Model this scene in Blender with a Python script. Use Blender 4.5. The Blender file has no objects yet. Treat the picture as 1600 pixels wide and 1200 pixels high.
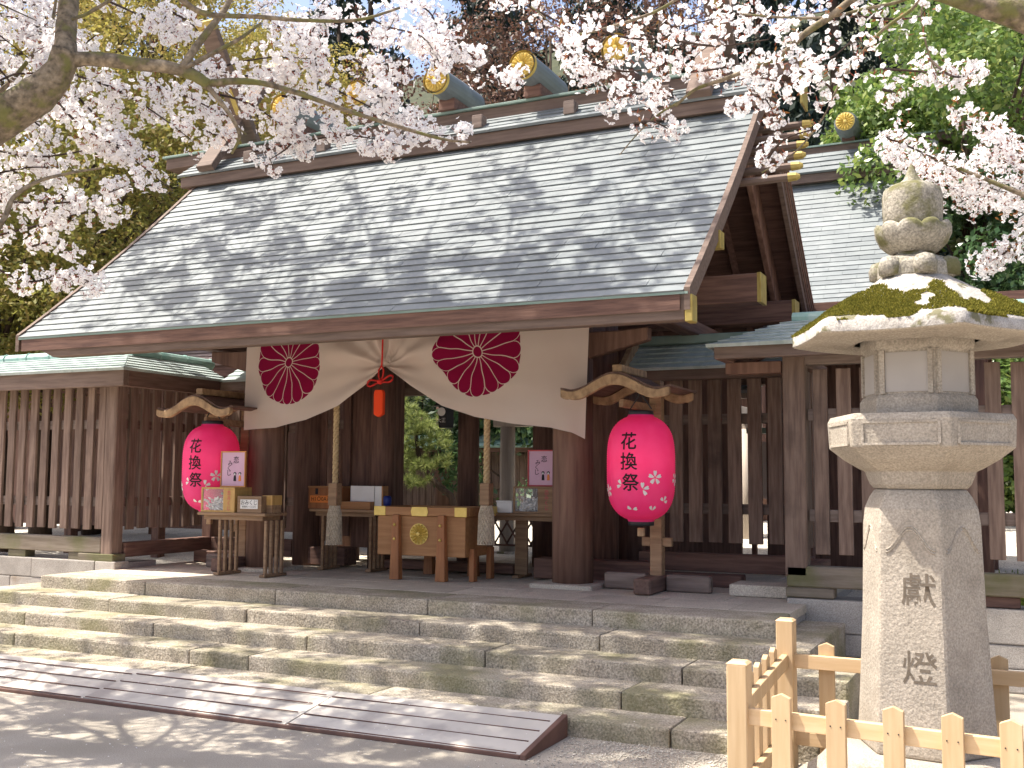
import bpy, bmesh, math, random
import numpy as np
from mathutils import Vector, Matrix
random.seed(7); rng = np.random.default_rng(7)
R = math.radians
sc = bpy.context.scene
col = sc.collection

# ------------------------------------------------------------ camera, sky, sun, exposure
YAW, PITCH, ROLL, FPX = R(25.507), R(4.990), R(0.384), 1671.4
CAM = Vector((0.0, 0.0, 1.6))
fw = Vector((-math.sin(YAW)*math.cos(PITCH), math.cos(YAW)*math.cos(PITCH), math.sin(PITCH)))
r0 = Vector((math.cos(YAW), math.sin(YAW), 0)); u0 = r0.cross(fw)
rt = r0*math.cos(ROLL) + u0*math.sin(ROLL); up = -r0*math.sin(ROLL) + u0*math.cos(ROLL)
cd = bpy.data.cameras.new('camera'); cam = bpy.data.objects.new('camera', cd); col.objects.link(cam)
cam.matrix_world = Matrix(((rt.x, up.x, -fw.x, CAM.x), (rt.y, up.y, -fw.y, CAM.y), (rt.z, up.z, -fw.z, CAM.z), (0, 0, 0, 1)))
cd.sensor_width = 36.0; cd.lens = 36.0*FPX/1600.0; cd.clip_end = 2000; cd.clip_start = 0.05
sc.camera = cam
SUN = Vector((0.50, 0.18, -1.0)).normalized()          # direction the light travels
w = bpy.data.worlds.new('World'); sc.world = w; w.use_nodes = True
nt = w.node_tree; bg = nt.nodes['Background']
sky = nt.nodes.new('ShaderNodeTexSky'); sky.sky_type = 'NISHITA'; sky.sun_disc = False
sky.sun_elevation = math.asin(-SUN.z); sky.sun_rotation = math.atan2(-SUN.x, -SUN.y)
sky.air_density = 0.8; sky.dust_density = 4.0; sky.ozone_density = 0.6
nt.links.new(sky.outputs[0], bg.inputs[0]); bg.inputs[1].default_value = 0.15
sd = bpy.data.lights.new('sun', 'SUN'); sun = bpy.data.objects.new('sun', sd); col.objects.link(sun)
sd.energy = 4.6; sd.angle = R(0.55); sd.color = (1.0, 0.94, 0.83)
sun.rotation_euler = SUN.to_track_quat('-Z', 'Y').to_euler(); sun.location = (-20, -5, 40)
sc.view_settings.view_transform = 'Standard'; sc.view_settings.look = 'None'
sc.view_settings.exposure = 1.12; sc.view_settings.gamma = 1.0
sc.cycles.max_bounces = 6; sc.cycles.diffuse_bounces = 3; sc.cycles.glossy_bounces = 2; sc.cycles.transmission_bounces = 4; sc.cycles.transparent_max_bounces = 6

def ray(px, py): return fw + rt*((px-800)/FPX) - up*((py-600)/FPX)
def at(px, py, Y): d = ray(px, py); return CAM + d*(Y/d.y)           # point of the photograph's pixel on the upright plane Y
def atz(px, py, z): d = ray(px, py); return CAM + d*((z-1.6)/d.z)    # ... on the level z
def atd(px, py, dep): return CAM + ray(px, py)*dep                   # ... at a distance along the view

# ------------------------------------------------------------ materials
mats = {}
class NB:
    def __init__(s, m): s.t = m.node_tree; s.n = s.t.nodes; s.l = s.t.links
    def node(s, typ, **kw):
        n = s.n.new(typ)
        for k, v in kw.items(): setattr(n, k, v)
        return n
    def put(s, sock, v):
        if isinstance(v, bpy.types.NodeSocket): s.l.new(v, sock)
        elif v is not None: sock.default_value = v
    def m(s, op, a, b=None, c=None):
        n = s.node('ShaderNodeMath', operation=op); s.put(n.inputs[0], a); s.put(n.inputs[1], b); s.put(n.inputs[2], c); return n.outputs[0]
    def mix(s, f, a, b, mode='MIX'):
        n = s.node('ShaderNodeMix', data_type='RGBA', blend_type=mode); s.put(n.inputs['Factor'], f)
        s.put(n.inputs[6], a if isinstance(a, bpy.types.NodeSocket) else (*a, 1)); s.put(n.inputs[7], b if isinstance(b, bpy.types.NodeSocket) else (*b, 1)); return n.outputs[2]
    def ramp(s, f, lo, hi):
        n = s.node('ShaderNodeMapRange'); s.put(n.inputs[0], f); n.inputs[1].default_value = lo; n.inputs[2].default_value = hi; return n.outputs[0]
    def noise(s, vec, scale, detail=4, rough=.55):
        n = s.node('ShaderNodeTexNoise'); s.put(n.inputs['Vector'], vec); n.inputs['Scale'].default_value = scale; n.inputs['Detail'].default_value = detail; n.inputs['Roughness'].default_value = rough; return n.outputs['Fac']
    def mapping(s, vec, sc3):
        n = s.node('ShaderNodeMapping'); s.l.new(vec, n.inputs[0]); n.inputs['Scale'].default_value = sc3; return n.outputs[0]

def newmat(name):
    m = bpy.data.materials.new(name); m.use_nodes = True; mats[name] = m
    return m, NB(m), m.node_tree.nodes['Principled BSDF']

def coords(b, rand=True):
    tc = b.node('ShaderNodeTexCoord').outputs['Object']
    oi = b.node('ShaderNodeObjectInfo').outputs['Random']
    if not rand: return tc, oi
    v = b.node('ShaderNodeVectorMath', operation='ADD'); b.l.new(tc, v.inputs[0])
    c = b.node('ShaderNodeCombineXYZ'); k = b.m('MULTIPLY', oi, 37.0)
    for i in range(3): b.l.new(k, c.inputs[i])
    b.l.new(c.outputs[0], v.inputs[1]); return v.outputs[0], oi

def mat(name, c1, c2=None, scale=6, stretch=(1, 1, 1), rough=.8, bump=.25, bdist=.01, bscale=40, rand=.25, stain=None, stain_scale=1.2, stain_lo=.52, stain_hi=.68, stain_amt=.8, metal=0., spec=.3, lo=.35, hi=.65, fine=.0, fine_scale=140):
    m, b, P = newmat(name)
    v, oi = coords(b); vm = b.mapping(v, stretch)
    f = b.ramp(b.noise(vm, scale, 6), lo, hi)
    c = b.mix(f, c1, c2 or tuple(x*.7 for x in c1))
    if fine:
        g = b.ramp(b.noise(v, fine_scale, 2), .3, .7)
        c = b.mix(fine, c, b.mix(g, (.08, .08, .08), (.95, .95, .95)), 'OVERLAY')
    if stain:
        s_ = b.m('MULTIPLY', b.ramp(b.noise(v, stain_scale, 5), stain_lo, stain_hi), stain_amt)
        c = b.mix(s_, c, stain)
    if rand:
        h = b.node('ShaderNodeHueSaturation'); b.l.new(c, h.inputs['Color'])
        b.l.new(b.m('MULTIPLY_ADD', oi, rand, 1-rand/2), h.inputs['Value']); c = h.outputs[0]
    b.l.new(c, P.inputs['Base Color']); P.inputs['Roughness'].default_value = rough; P.inputs['Metallic'].default_value = metal
    P.inputs['Specular IOR Level'].default_value = spec
    if bump:
        bn = b.node('ShaderNodeBump'); bn.inputs['Strength'].default_value = bump; bn.inputs['Distance'].default_value = bdist
        b.l.new(b.noise(vm, bscale, 5), bn.inputs['Height']); b.l.new(bn.outputs[0], P.inputs['Normal'])
    return m

Zg = (6, 6, .5); Xg = (.5, 6, 6); Yg = (6, .5, 6)
mat('wood_dark_z', (.200, .112, .084), (.105, .057, .046), 5, Zg, .75, .35, .006, 14)
mat('wood_dark_x', (.200, .112, .084), (.105, .057, .046), 5, Xg, .75, .35, .006, 14)
mat('wood_dark_y', (.200, .112, .084), (.105, .057, .046), 5, Yg, .75, .35, .006, 14)
mat('wood_fascia', (.188, .132, .104), (.122, .084, .067), 5, Xg, .75, .3, .004, 14)
mat('wood_fence_z', (.258, .180, .140), (.142, .093, .073), 5, Zg, .8, .35, .005, 14, rand=.35, stain=(.055, .038, .034), stain_scale=1.6, stain_lo=.58, stain_hi=.75, stain_amt=.6)
mat('wood_fence_x', (0.247, 0.190, 0.161), (0.149, 0.109, 0.090), 5, Xg, .8, .35, .005, 14)
mat('wood_fence_y', (.205, .125, .098), (.115, .068, .054), 5, Yg, .8, .35, .005, 14)
mat('wood_sill', (.230, .190, .150), (.150, .120, .090), 4, Xg, .85, .4, .006, 12, stain=(.10, .105, .035), stain_scale=1.5, stain_lo=.45, stain_hi=.62, stain_amt=.75)
mat('wood_pillar', (0.236, 0.136, 0.098), (0.132, 0.071, 0.053), 3.4, (5, 5, .45), .7, .35, .006, 10, rand=.1)
mat('wood_new', (.580, .420, .250), (.500, .345, .190), 5, Zg, .6, .15, .003, 14, rand=.12)
mat('wood_rail', (.640, .455, .270), (.560, .380, .205), 5, Xg, .6, .15, .003, 14, rand=.12)
mat('wood_box', (.400, .200, .085), (.300, .140, .056), 4, Xg, .55, .15, .003, 12, rand=.1)
mat('wood_box_leg', (.360, .150, .060), (.270, .105, .042), 4, Zg, .5, .15, .003, 12, rand=.1)
mat('wood_lamp', (0.448, 0.297, 0.168), (0.235, 0.146, 0.084), 4, (4, 4, 3), .65, .3, .004, 10, rand=.1)
mat('wood_table', (0.336, 0.213, 0.123), (0.224, 0.134, 0.078), 5, Xg, .65, .2, .003, 14)
mat('wood_case', (.560, .345, .120), (.470, .275, .090), 5, Zg, .5, .1, .002, 14, rand=.1)
mat('copper_roof', (.190, .210, .215), (.140, .158, .165), 2.0, (1, 1, 1), .55, .2, .003, 30, rand=.14, spec=.4, stain=(.245, .260, .262), stain_scale=3, stain_amt=.6)
mat('copper_green', (.190, .340, .300), (.300, .430, .390), 3.0, (3, 1, 1), .5, .2, .003, 30, rand=.2, spec=.4, stain=(.46, .52, .50), stain_scale=4, stain_amt=.6)
mat('copper_fence', (.410, .470, .455), (.290, .350, .338), 2.5, (5, 1, 1), .5, .3, .006, 9, rand=.15, spec=.4, stain=(.5, .54, .53), stain_scale=4, stain_amt=.6)
mat('copper_edge', (.150, .220, .190), (.215, .285, .250), 3.0, (1, 1, 1), .5, .2, .003, 30)
mat('plank_roof', (.300, .235, .215), (.180, .140, .130), 4.0, Xg, .8, .3, .005, 12)
mat('gold', (.760, .560, .150), (.640, .440, .090), 8, (1, 1, 1), .35, .1, .002, 30, metal=.15, rand=.1, spec=.6)
mat('gold_paint', (.470, .370, .120), (.340, .250, .070), 8, (1, 1, 1), .5, .1, .002, 30, metal=.35, rand=.1)
mat('granite_step', (.425, .372, .302), (.300, .258, .202), 5, (1, 1, 1), .9, .9, .012, 48, rand=.16, fine=.55, fine_scale=75, stain=(.165, .160, .060), stain_scale=1.6, stain_lo=.46, stain_hi=.66, stain_amt=.62)
mat('granite_slab', (.560, .490, .400), (.450, .395, .320), 4, (1, 1, 1), .9, .4, .004, 60, rand=.18, fine=.35, fine_scale=90)
mat('granite_wall', (.400, .365, .330), (.310, .280, .250), 4, (1, 1, 1), .9, .5, .005, 50, rand=.25, fine=.35, stain=(.20, .13, .07), stain_scale=1.5, stain_lo=.6, stain_hi=.75)
mat('granite_lantern', (.400, .350, .290), (.320, .280, .230), 4, (1, 1, 1), .9, .8, .006, 62, rand=.08, fine=.30, fine_scale=100, stain=(.210, .175, .135), stain_scale=3, stain_lo=.55, stain_hi=.72, stain_amt=.6)
mat('granite_old', (.330, .300, .250), (.215, .195, .155), 6, (1, 1, 1), .92, .9, .008, 45, rand=.08, fine=.45, fine_scale=90, stain=(.120, .115, .035), stain_scale=6, stain_lo=.5, stain_hi=.62, stain_amt=.8)
mat('granite_pale', (.430, .400, .375), (.300, .275, .245), 8, (1, 1, 1), .92, .9, .010, 30, rand=0, fine=.3, stain=(.13, .12, .06), stain_scale=9, stain_lo=.55, stain_hi=.62, stain_amt=.9)
mat('panel_paper', (.400, .365, .335), (.350, .320, .290), 3, (1, 1, 1), .8, .1, .002, 20, rand=.05)
mat('moss', (.200, .215, .035), (.085, .105, .015), 20, (1, 1, 1), .95, .5, .01, 60, rand=0)
mat('ground_sand', (.400, .355, .300), (.330, .290, .240), 1.2, (1, 1, 1), .95, .6, .006, 90, rand=0, fine=.30, fine_scale=160, stain=(.28, .25, .20), stain_scale=.6)
mat('gravel_bright', (.560, .520, .450), (.460, .420, .360), 3, (1, 1, 1), .95, .6, .01, 60, rand=0, fine=.5, fine_scale=60)
mat('hill_soil', (.050, .055, .025), (.028, .034, .016), 1.2, (1, 1, 1), .95, .6, .05, 6, rand=0)
mat('ramp_sheet', (.620, .570, .505), (.530, .485, .430), 2, (1, 1, 1), .7, .25, .004, 14, rand=.12, stain=(.30, .26, .24), stain_scale=2.2)
mat('ramp_edge', (.165, .090, .070), (.120, .066, .052), 6, (1, 1, 1), .7, .2, .003, 30)
mat('black_metal', (.020, .020, .024), (.030, .030, .034), 6, rough=.4, bump=0)
mat('rope', (.560, .420, .240), (.400, .280, .150), 20, (1, 1, 6), .85, .4, .004, 40, rand=.1)
mat('rope_tassel', (.640, .540, .410), (.430, .350, .260), 30, (1, 1, 1), .9, .5, .004, 40, rand=.1)
mat('cord_red', (.640, .030, .020), (.520, .018, .015), 30, rough=.7, bump=.3, bdist=.002, bscale=120)
mat('tassel_orange', (.840, .075, .012), (.760, .050, .010), 40, (30, 30, .5), rough=.8, bump=.5, bdist=.003, bscale=30, rand=0)
mat('paper_white', (.780, .760, .740), (.700, .680, .660), 6, rough=.8, bump=.05, rand=.05)
mat('paper_pink', (.660, .430, .560), (.620, .390, .520), 4, rough=.7, bump=.05, rand=.03)
mat('ink', (.012, .010, .014), (.02, .015, .02), 6, rough=.7, bump=0, rand=0)
mat('ink_red', (.65, .08, .14), (.55, .06, .1), 6, rough=.7, bump=0, rand=0)
mat('frame_orange', (.580, .270, .080), (.480, .210, .060), 6, rough=.5, bump=.05)
mat('frame_red', (.500, .075, .090), (.420, .060, .070), 6, rough=.5, bump=.05)
mat('signboard_orange', (.780, .260, .060), (.700, .200, .040), 6, rough=.5, bump=.05, rand=0)
mat('blue_plastic', (.015, .030, .190), (.012, .025, .15), 6, rough=.35, bump=0)
mat('cherry_bark', (.230, .185, .130), (.105, .080, .056), 7, (1, 1, 1), .9, 1.0, .02, 18, rand=0, fine=.6, fine_scale=26, stain=(.165, .165, .050), stain_scale=7, stain_lo=.5, stain_hi=.62, stain_amt=.75)
mat('twig_bark', (.060, .038, .028), (.035, .022, .018), 8, rough=.9, bump=.3, rand=0)
mat('trunk_bark', (.080, .055, .038), (.045, .030, .022), 6, (4, 4, .6), rough=.95, bump=.6, bdist=.02, bscale=8)
mat('calyx', (.300, .075, .045), (.200, .055, .030), 12, rough=.7, bump=0, rand=0)

def leafmat(name, ca, cb, cc, trans=.35, rough=.55, spec=.3):
    m, b, P = newmat(name)
    g = b.node('ShaderNodeNewGeometry').outputs['Random Per Island']
    rp = b.node('ShaderNodeValToRGB'); b.l.new(g, rp.inputs[0]); e = rp.color_ramp.elements
    e[0].color = (*ca, 1); e[1].color = (*cc, 1); k = e.new(.5); k.color = (*cb, 1)
    b.l.new(rp.outputs[0], P.inputs['Base Color']); P.inputs['Roughness'].default_value = rough; P.inputs['Specular IOR Level'].default_value = spec
    t = b.node('ShaderNodeBsdfTranslucent'); b.l.new(rp.outputs[0], t.inputs[0])
    x = b.node('ShaderNodeMixShader'); x.inputs[0].default_value = trans
    b.l.new(P.outputs[0], x.inputs[1]); b.l.new(t.outputs[0], x.inputs[2]); b.l.new(x.outputs[0], b.n['Material Output'].inputs[0])
    return m
leafmat('blossom', (.96, .935, .935), (.97, .95, .95), (.97, .96, .96), .48, .8, .1)
leafmat('leaf_maple', (.380, .330, .085), (.280, .255, .065), (.400, .290, .100), .45)
leafmat('leaf_maple_b', (.270, .260, .060), (.190, .195, .045), (.330, .245, .075), .45)
leafmat('leaf_cedar', (.018, .034, .026), (.012, .024, .020), (.032, .050, .030), .12)
leafmat('leaf_broad', (.150, .230, .050), (.105, .180, .045), (.270, .320, .080), .4, .35, .5)
leafmat('leaf_broad_dark', (.070, .135, .050), (.050, .105, .042), (.115, .180, .060), .35, .35, .5)
leafmat('leaf_red_bud', (.150, .075, .055), (.110, .060, .045), (.190, .105, .060), .25)
leafmat('leaf_pine', (.290, .340, .100), (.210, .270, .080), (.400, .420, .150), .4)
leafmat('grass_leaf', (.200, .260, .040), (.150, .210, .035), (.260, .290, .060), .4)

m, b, P = newmat('lantern_paper')
v, oi = coords(b, False)
cb_ = b.mix(b.ramp(b.noise(v, 6, 3), .3, .7), (.84, .040, .240), (.88, .060, .290))
b.l.new(cb_, P.inputs['Base Color']); P.inputs['Roughness'].default_value = .45
t = b.node('ShaderNodeBsdfTranslucent'); b.l.new(cb_, t.inputs[0]); x = b.node('ShaderNodeMixShader'); x.inputs[0].default_value = .35
b.l.new(P.outputs[0], x.inputs[1]); b.l.new(t.outputs[0], x.inputs[2]); b.l.new(x.outputs[0], b.n['Material Output'].inputs[0])

m, b, P = newmat('display_acrylic')
P.inputs['Base Color'].default_value = (.9, .9, .9, 1); P.inputs['Roughness'].default_value = .08
tr = b.node('ShaderNodeBsdfTransparent'); x = b.node('ShaderNodeMixShader'); x.inputs[0].default_value = .12
b.l.new(tr.outputs[0], x.inputs[1]); b.l.new(P.outputs[0], x.inputs[2]); b.l.new(x.outputs[0], b.n['Material Output'].inputs[0])

# ------------------------------------------------------------ mesh helpers
class MB:
    def __init__(s): s.v = []; s.f = []
    def add(s, vs, fs):
        o = len(s.v); s.v += [tuple(p) for p in vs]; s.f += [tuple(i+o for i in f) for f in fs]; return s
    def hexa(s, p): return s.add(p, [(0, 3, 2, 1), (4, 5, 6, 7), (0, 1, 5, 4), (1, 2, 6, 5), (2, 3, 7, 6), (3, 0, 4, 7)])
    def box(s, x0, x1, y0, y1, z0, z1): return s.hexa([(x0, y0, z0), (x1, y0, z0), (x1, y1, z0), (x0, y1, z0), (x0, y0, z1), (x1, y0, z1), (x1, y1, z1), (x0, y1, z1)])
    def bar(s, a, b_, w_, h_, upv=(0, 0, 1)):          # square bar from a to b
        a = Vector(a); b_ = Vector(b_); d = (b_-a).normalized(); u = Vector(upv); sx = d.cross(u)
        if sx.length < 1e-4: sx = d.cross(Vector((0, 1, 0)))
        sx.normalize(); u = sx.cross(d).normalized()
        P8 = []
        for e in (a, b_):
            for q, t_ in ((-1, -1), (1, -1), (1, 1), (-1, 1)): P8.append(e + sx*(q*w_/2) + u*(t_*h_/2))
        return s.hexa([P8[0], P8[1], P8[5], P8[4], P8[3], P8[2], P8[6], P8[7]])
    def tube(s, pts, rad, n=8, cap=True):
        pts = [Vector(p) for p in pts]; rad = rad if hasattr(rad, '__len__') else [rad]*len(pts)
        ref = Vector((.31, .17, .93)); rings = []
        for i, p in enumerate(pts):
            d = (pts[min(i+1, len(pts)-1)] - pts[max(i-1, 0)]).normalized()
            a = d.cross(ref)
            if a.length < .1: a = d.cross(Vector((1, 0, 0)))
            a.normalize(); c = d.cross(a)
            rings.append([p + (a*math.cos(2*math.pi*k/n) + c*math.sin(2*math.pi*k/n))*rad[i] for k in range(n)])
        vs = [q for r_ in rings for q in r_]; fs = []
        for i in range(len(pts)-1):
            for k in range(n): fs.append((i*n+k, i*n+(k+1) % n, (i+1)*n+(k+1) % n, (i+1)*n+k))
        if cap: fs.append(tuple(range(n-1, -1, -1))); fs.append(tuple((len(pts)-1)*n+k for k in range(n)))
        return s.add(vs, fs)
    def lathe(s, prof, c=(0, 0), n=24, rot=0., cap=True):        # prof: (radius, z); c: axis x, y
        vs = []; fs = []
        for r_, z in prof:
            for k in range(n):
                a = rot + 2*math.pi*k/n; vs.append((c[0]+r_*math.cos(a), c[1]+r_*math.sin(a), z))
        for i in range(len(prof)-1):
            for k in range(n): fs.append((i*n+k, i*n+(k+1) % n, (i+1)*n+(k+1) % n, (i+1)*n+k))
        if cap: fs.append(tuple(range(n-1, -1, -1))); fs.append(tuple((len(prof)-1)*n+k for k in range(n)))
        return s.add(vs, fs)
    def prism(s, poly, fn0, fn1):                                # poly: 2-D points; fn maps (u,v) to 3-D for both ends
        n = len(poly); vs = [fn0(*p) for p in poly] + [fn1(*p) for p in poly]
        fs = [tuple(range(n)), tuple(range(2*n-1, n-1, -1))] + [(i, n+i, n+(i+1) % n, (i+1) % n) for i in range(n)]
        return s.add(vs, fs)
    def build(s, name, material, parent=None, bev=0, seg=1, smooth=False, jit=0, loc=None):
        me = bpy.data.meshes.new(name); bm = bmesh.new()
        bv = [bm.verts.new(p) for p in s.v]
        for f in s.f:
            try: bm.faces.new([bv[i] for i in f])
            except ValueError: pass
        bmesh.ops.recalc_face_normals(bm, faces=bm.faces)
        if bev:
            ed = [e for e in bm.edges if len(e.link_faces) == 2 and e.calc_face_angle(0) > .5]
            bmesh.ops.bevel(bm, geom=ed, offset=bev, segments=seg, profile=.6, affect='EDGES', clamp_overlap=True)
        if jit:
            for q in bm.verts: q.co += Vector((random.uniform(-jit, jit), random.uniform(-jit, jit), random.uniform(-jit, jit)))
        off = Vector(loc) if loc is not None else (parent_loc(parent) if parent else None)
        if off is not None:
            for q in bm.verts: q.co -= off
        if smooth:
            for f in bm.faces: f.smooth = True
        bm.to_mesh(me); bm.free()
        return link(name, me, material, parent, loc)

def parent_loc(p):
    l = Vector((0, 0, 0))
    while p: l = l + p.location; p = p.parent
    return l
def link(name, me, material, parent=None, loc=None):
    if material and not me.materials: me.materials.append(mats[material])
    o = bpy.data.objects.new(name, me); col.objects.link(o)
    if parent: o.parent = parent
    if loc is not None: o.location = Vector(loc) - parent_loc(parent)
    return o
def npmesh(name, V, F, material, parent=None, kind=None):        # V (n,3), F (m,4) arrays
    me = bpy.data.meshes.new(name); V = np.asarray(V, np.float32); F = np.asarray(F, np.int32); k = F.shape[1]
    if parent: V = V - np.array(parent_loc(parent), np.float32)
    me.vertices.add(len(V)); me.vertices.foreach_set('co', V.ravel())
    me.loops.add(F.size); me.loops.foreach_set('vertex_index', F.ravel())
    me.polygons.add(len(F)); me.polygons.foreach_set('loop_start', np.arange(0, F.size, k, dtype=np.int32))
    me.update(calc_edges=True)
    o = link(name, me, material, parent)
    if kind: o['kind'] = kind
    return o
def thing(name, label, cat, loc, group=None):
    o = bpy.data.objects.new(name, None); col.objects.link(o); o.location = loc; o.empty_display_size = .2
    return tag(o, label, cat, group)
def tag(o, label, cat, group=None):
    o['label'] = label; o['category'] = cat
    if group: o['group'] = group
    return o
def struct(o): o['kind'] = 'structure'; return o
def empty(name, loc, kind=None, parent=None):
    o = bpy.data.objects.new(name, None); col.objects.link(o); o.empty_display_size = .2
    if parent: o.parent = parent; o.location = Vector(loc) - parent_loc(parent)
    else: o.location = loc
    if kind: o['kind'] = kind
    return o
def piece(name, me, material, parent, loc, rotz=0):             # shares mesh data between alike pieces
    o = link(name, me, material, parent, loc)
    if rotz: o.rotation_euler = (0, 0, rotz)
    return o
def boxmesh(sx, sy, sz, bev=.006, seg=1):                       # centred in x, y; base at z = 0
    b_ = MB().box(-sx/2, sx/2, -sy/2, sy/2, 0, sz); o = b_.build('tmp', None, bev=bev, seg=seg); me = o.data; bpy.data.objects.remove(o); return me
def smoothstep(t): t = max(0, min(1, t)); return t*t*(3-2*t)
def lerp(a, b_, t): return a + (b_-a)*t

def text_mesh(s, size, place, name, material, parent, bold=.0, align='CENTER', cut=0):
    c = bpy.data.curves.new('t', 'FONT'); c.body = s; c.size = size; c.align_x = align; c.offset = bold; c.resolution_u = 3
    o = bpy.data.objects.new('t', c); col.objects.link(o); dg = bpy.context.evaluated_depsgraph_get()
    me = bpy.data.meshes.new_from_object(o.evaluated_get(dg)); bpy.data.objects.remove(o)
    pl = parent_loc(parent)
    if cut:
        bm = bmesh.new(); bm.from_mesh(me)
        for ax_ in (0, 1):
            for q in np.arange(-size, size*1.2, cut):
                nv = [0, 0, 0]; nv[ax_] = 1; pv = [0, 0, 0]; pv[ax_] = float(q)
                bmesh.ops.bisect_plane(bm, geom=bm.verts[:]+bm.edges[:]+bm.faces[:], plane_co=pv, plane_no=nv)
        bm.to_mesh(me); bm.free()
    for v_ in me.vertices: v_.co = Vector(place(v_.co.x, v_.co.y)) - pl
    me.name = name; me.materials.clear(); return link(name, me, material, parent)

def kiku(mb, c, ax_u, ax_v, nrm, r, dep, petals=16):             # raised chrysanthemum: petals round a boss
    c = Vector(c); u = Vector(ax_u); v_ = Vector(ax_v); n = Vector(nrm)
    P3 = lambda a, q, h: c + u*(q*math.cos(a)) + v_*(q*math.sin(a)) + n*h
    da = 2*math.pi/petals
    for i in range(petals):
        a = i*da; w_ = da*.44
        vs = [P3(a-w_*.8, r*.24, dep*.3), P3(a-w_, r*.72, dep*.3), P3(a-w_*.72, r*.9, dep*.25), P3(a, r*.97, dep*.2), P3(a+w_*.72, r*.9, dep*.25), P3(a+w_, r*.72, dep*.3), P3(a+w_*.8, r*.24, dep*.3), P3(a, r*.3, dep*.75), P3(a, r*.8, dep)]
        mb.add(vs, [(0, 1, 8, 7), (1, 2, 8), (2, 3, 8), (3, 4, 8), (4, 5, 8), (5, 6, 7, 8), (0, 7, 6)])
    for q, h, q2, h2 in ((r*.22, dep*.2, r*.18, dep*.9), (r*.18, dep*.9, r*.001, dep*1.05)):
        vs = [P3(k*da, q, h) for k in range(16)] + [P3(k*da, q2, h2) for k in range(16)]
        mb.add(vs, [(k, (k+1) % 16, 16+(k+1) % 16, 16+k) for k in range(16)])
    vs = [P3(k*da/2, r, dep*.15) for k in range(32)]; mb.add(vs, [tuple(range(32))])
    return mb

def courses(parent, e0, e1, r0_, r1_, n, material, thick=.02, lip=.016, prof=None, sheet=.55, over=.25, name='roof_course', first=None):
    """horizontal sheet courses between an eave line e0-e1 and a ridge line r0-r1 (prof bends the slope)"""
    e0, e1, r0_, r1_ = map(Vector, (e0, e1, r0_, r1_))
    up_ = ((r0_-e0).cross(e1-e0)).normalized()
    if up_.z < 0: up_ = -up_
    def P_(s_, t_):
        a = e0.lerp(e1, s_); b_ = r0_.lerp(r1_, s_); p = a.lerp(b_, t_)
        if prof: p = p + Vector((0, 0, prof(t_)))
        return p
    L = (e1-e0).length; ns = max(1, int(round(L/sheet))); out = []
    for i in range(n):
        t0 = i/n; t1 = min(1.0, (i+1+over)/n); mb = MB(); sh = (i % 2)*.5
        cuts = [0.0] + [(k+sh)/ns for k in range(1 if not sh else 0, ns+1) if 0 < (k+sh)/ns < 1] + [1.0]
        for a, b_ in zip(cuts[:-1], cuts[1:]):
            g = .0015/L; j = random.uniform(-.002, .003); a2, b2 = a+g, b_-g
            lo0, lo1, hi1, hi0 = P_(a2, t0), P_(b2, t0), P_(b2, t1), P_(a2, t1)
            h = up_*(lip+thick+j); h2 = up_*(thick*.3); d = up_*(-.012)
            mb.hexa([lo0+d, lo1+d, hi1+d, hi0+d, lo0+h, lo1+h, hi1+h2, hi0+h2])
        out.append(mb.build(name, first if (first and i == 0) else material, parent))
    return out

# ------------------------------------------------------------ ground, platform, steps, walls
ZP = .585
g = MB(); N = 24
g.add([(-300, -120, 0), (300, -120, 0), (300, 400, 0), (-300, 400, 0)], [(0, 1, 2, 3)])
struct(g.build('ground', 'ground_sand'))
cy = MB().add([(-40, 9.3, .44), (30, 9.3, .44), (30, 11.6, .44), (-40, 11.6, .44), (30, 16.4, 1.02), (-40, 16.4, 1.02), (30, 30, 1.02), (-40, 30, 1.02)], [(0, 1, 2, 3), (3, 2, 4, 5), (5, 4, 6, 7)])
struct(cy.build('courtyard', 'gravel_bright'))

def row_cuts(px, y, z, x0, x1):
    return [x0] + sorted(atz(p, y_, z).x for p, y_ in px) + [x1]
steps = struct(empty('stone_steps', (-5.4, 6.3, 0)))
rows = [(6.30, .000, .115, -10.6, -1.02, [-9.2, -7.6, -5.9, -4.1, -1.95]),
        (6.66, .000, .230, -10.3, -1.02, None), (7.04, .000, .345, -9.95, -1.02, None), (7.43, .000, .460, -9.45, -1.32, None)]
jx = {1: [(45, 985), (290, 1016), (960, 1086)], 2: [(42, 956), (235, 974), (459, 998), (736, 1024), (1055, 1049)], 3: [(160, 937), (369, 954), (640, 975), (932, 994)]}
for i, (y0, z0, z1, xa, xb, cuts) in enumerate(rows):
    y1 = 9.0 if i == 3 else y0 + .62
    cs = [xa] + (cuts if cuts else sorted(atz(p, q, z1).x for p, q in jx[i])) + [xb]
    if i == 1: cs = sorted(cs + [-5.4])
    for a, b_ in zip(cs[:-1], cs[1:]):
        dy = random.uniform(-.008, .008); dz = random.uniform(-.004, .004)
        MB().box(a+.004, b_-.004, y0+dy, y1, z0-.05, z1+dz).build('step_block', 'granite_step', steps, bev=.016, seg=2, jit=.0012)
plat = struct(empty('stone_platform', (-5.4, 7.83, 0)))
cs = [-9.0] + sorted(atz(p, q, ZP).x for p, q in ((207, 911), (407, 925), (647, 941), (922, 954))) + [-1.63]
for a, b_ in zip(cs[:-1], cs[1:]):
    MB().box(a+.003, b_-.003, 7.83+random.uniform(-.006, .006), 8.36, .44, ZP+random.uniform(-.002, .002)).build('kerb_stone', 'granite_step', plat, bev=.014, seg=2, jit=.001)
MB().box(-8.98, -1.65, 8.0, 12.6, .1, .52).build('platform_core', 'granite_wall', plat)
x = -8.99; k = 0; ys = [8.363, 8.93, 9.52, 10.1, 10.7, 11.3, 11.9, 12.6]
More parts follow.
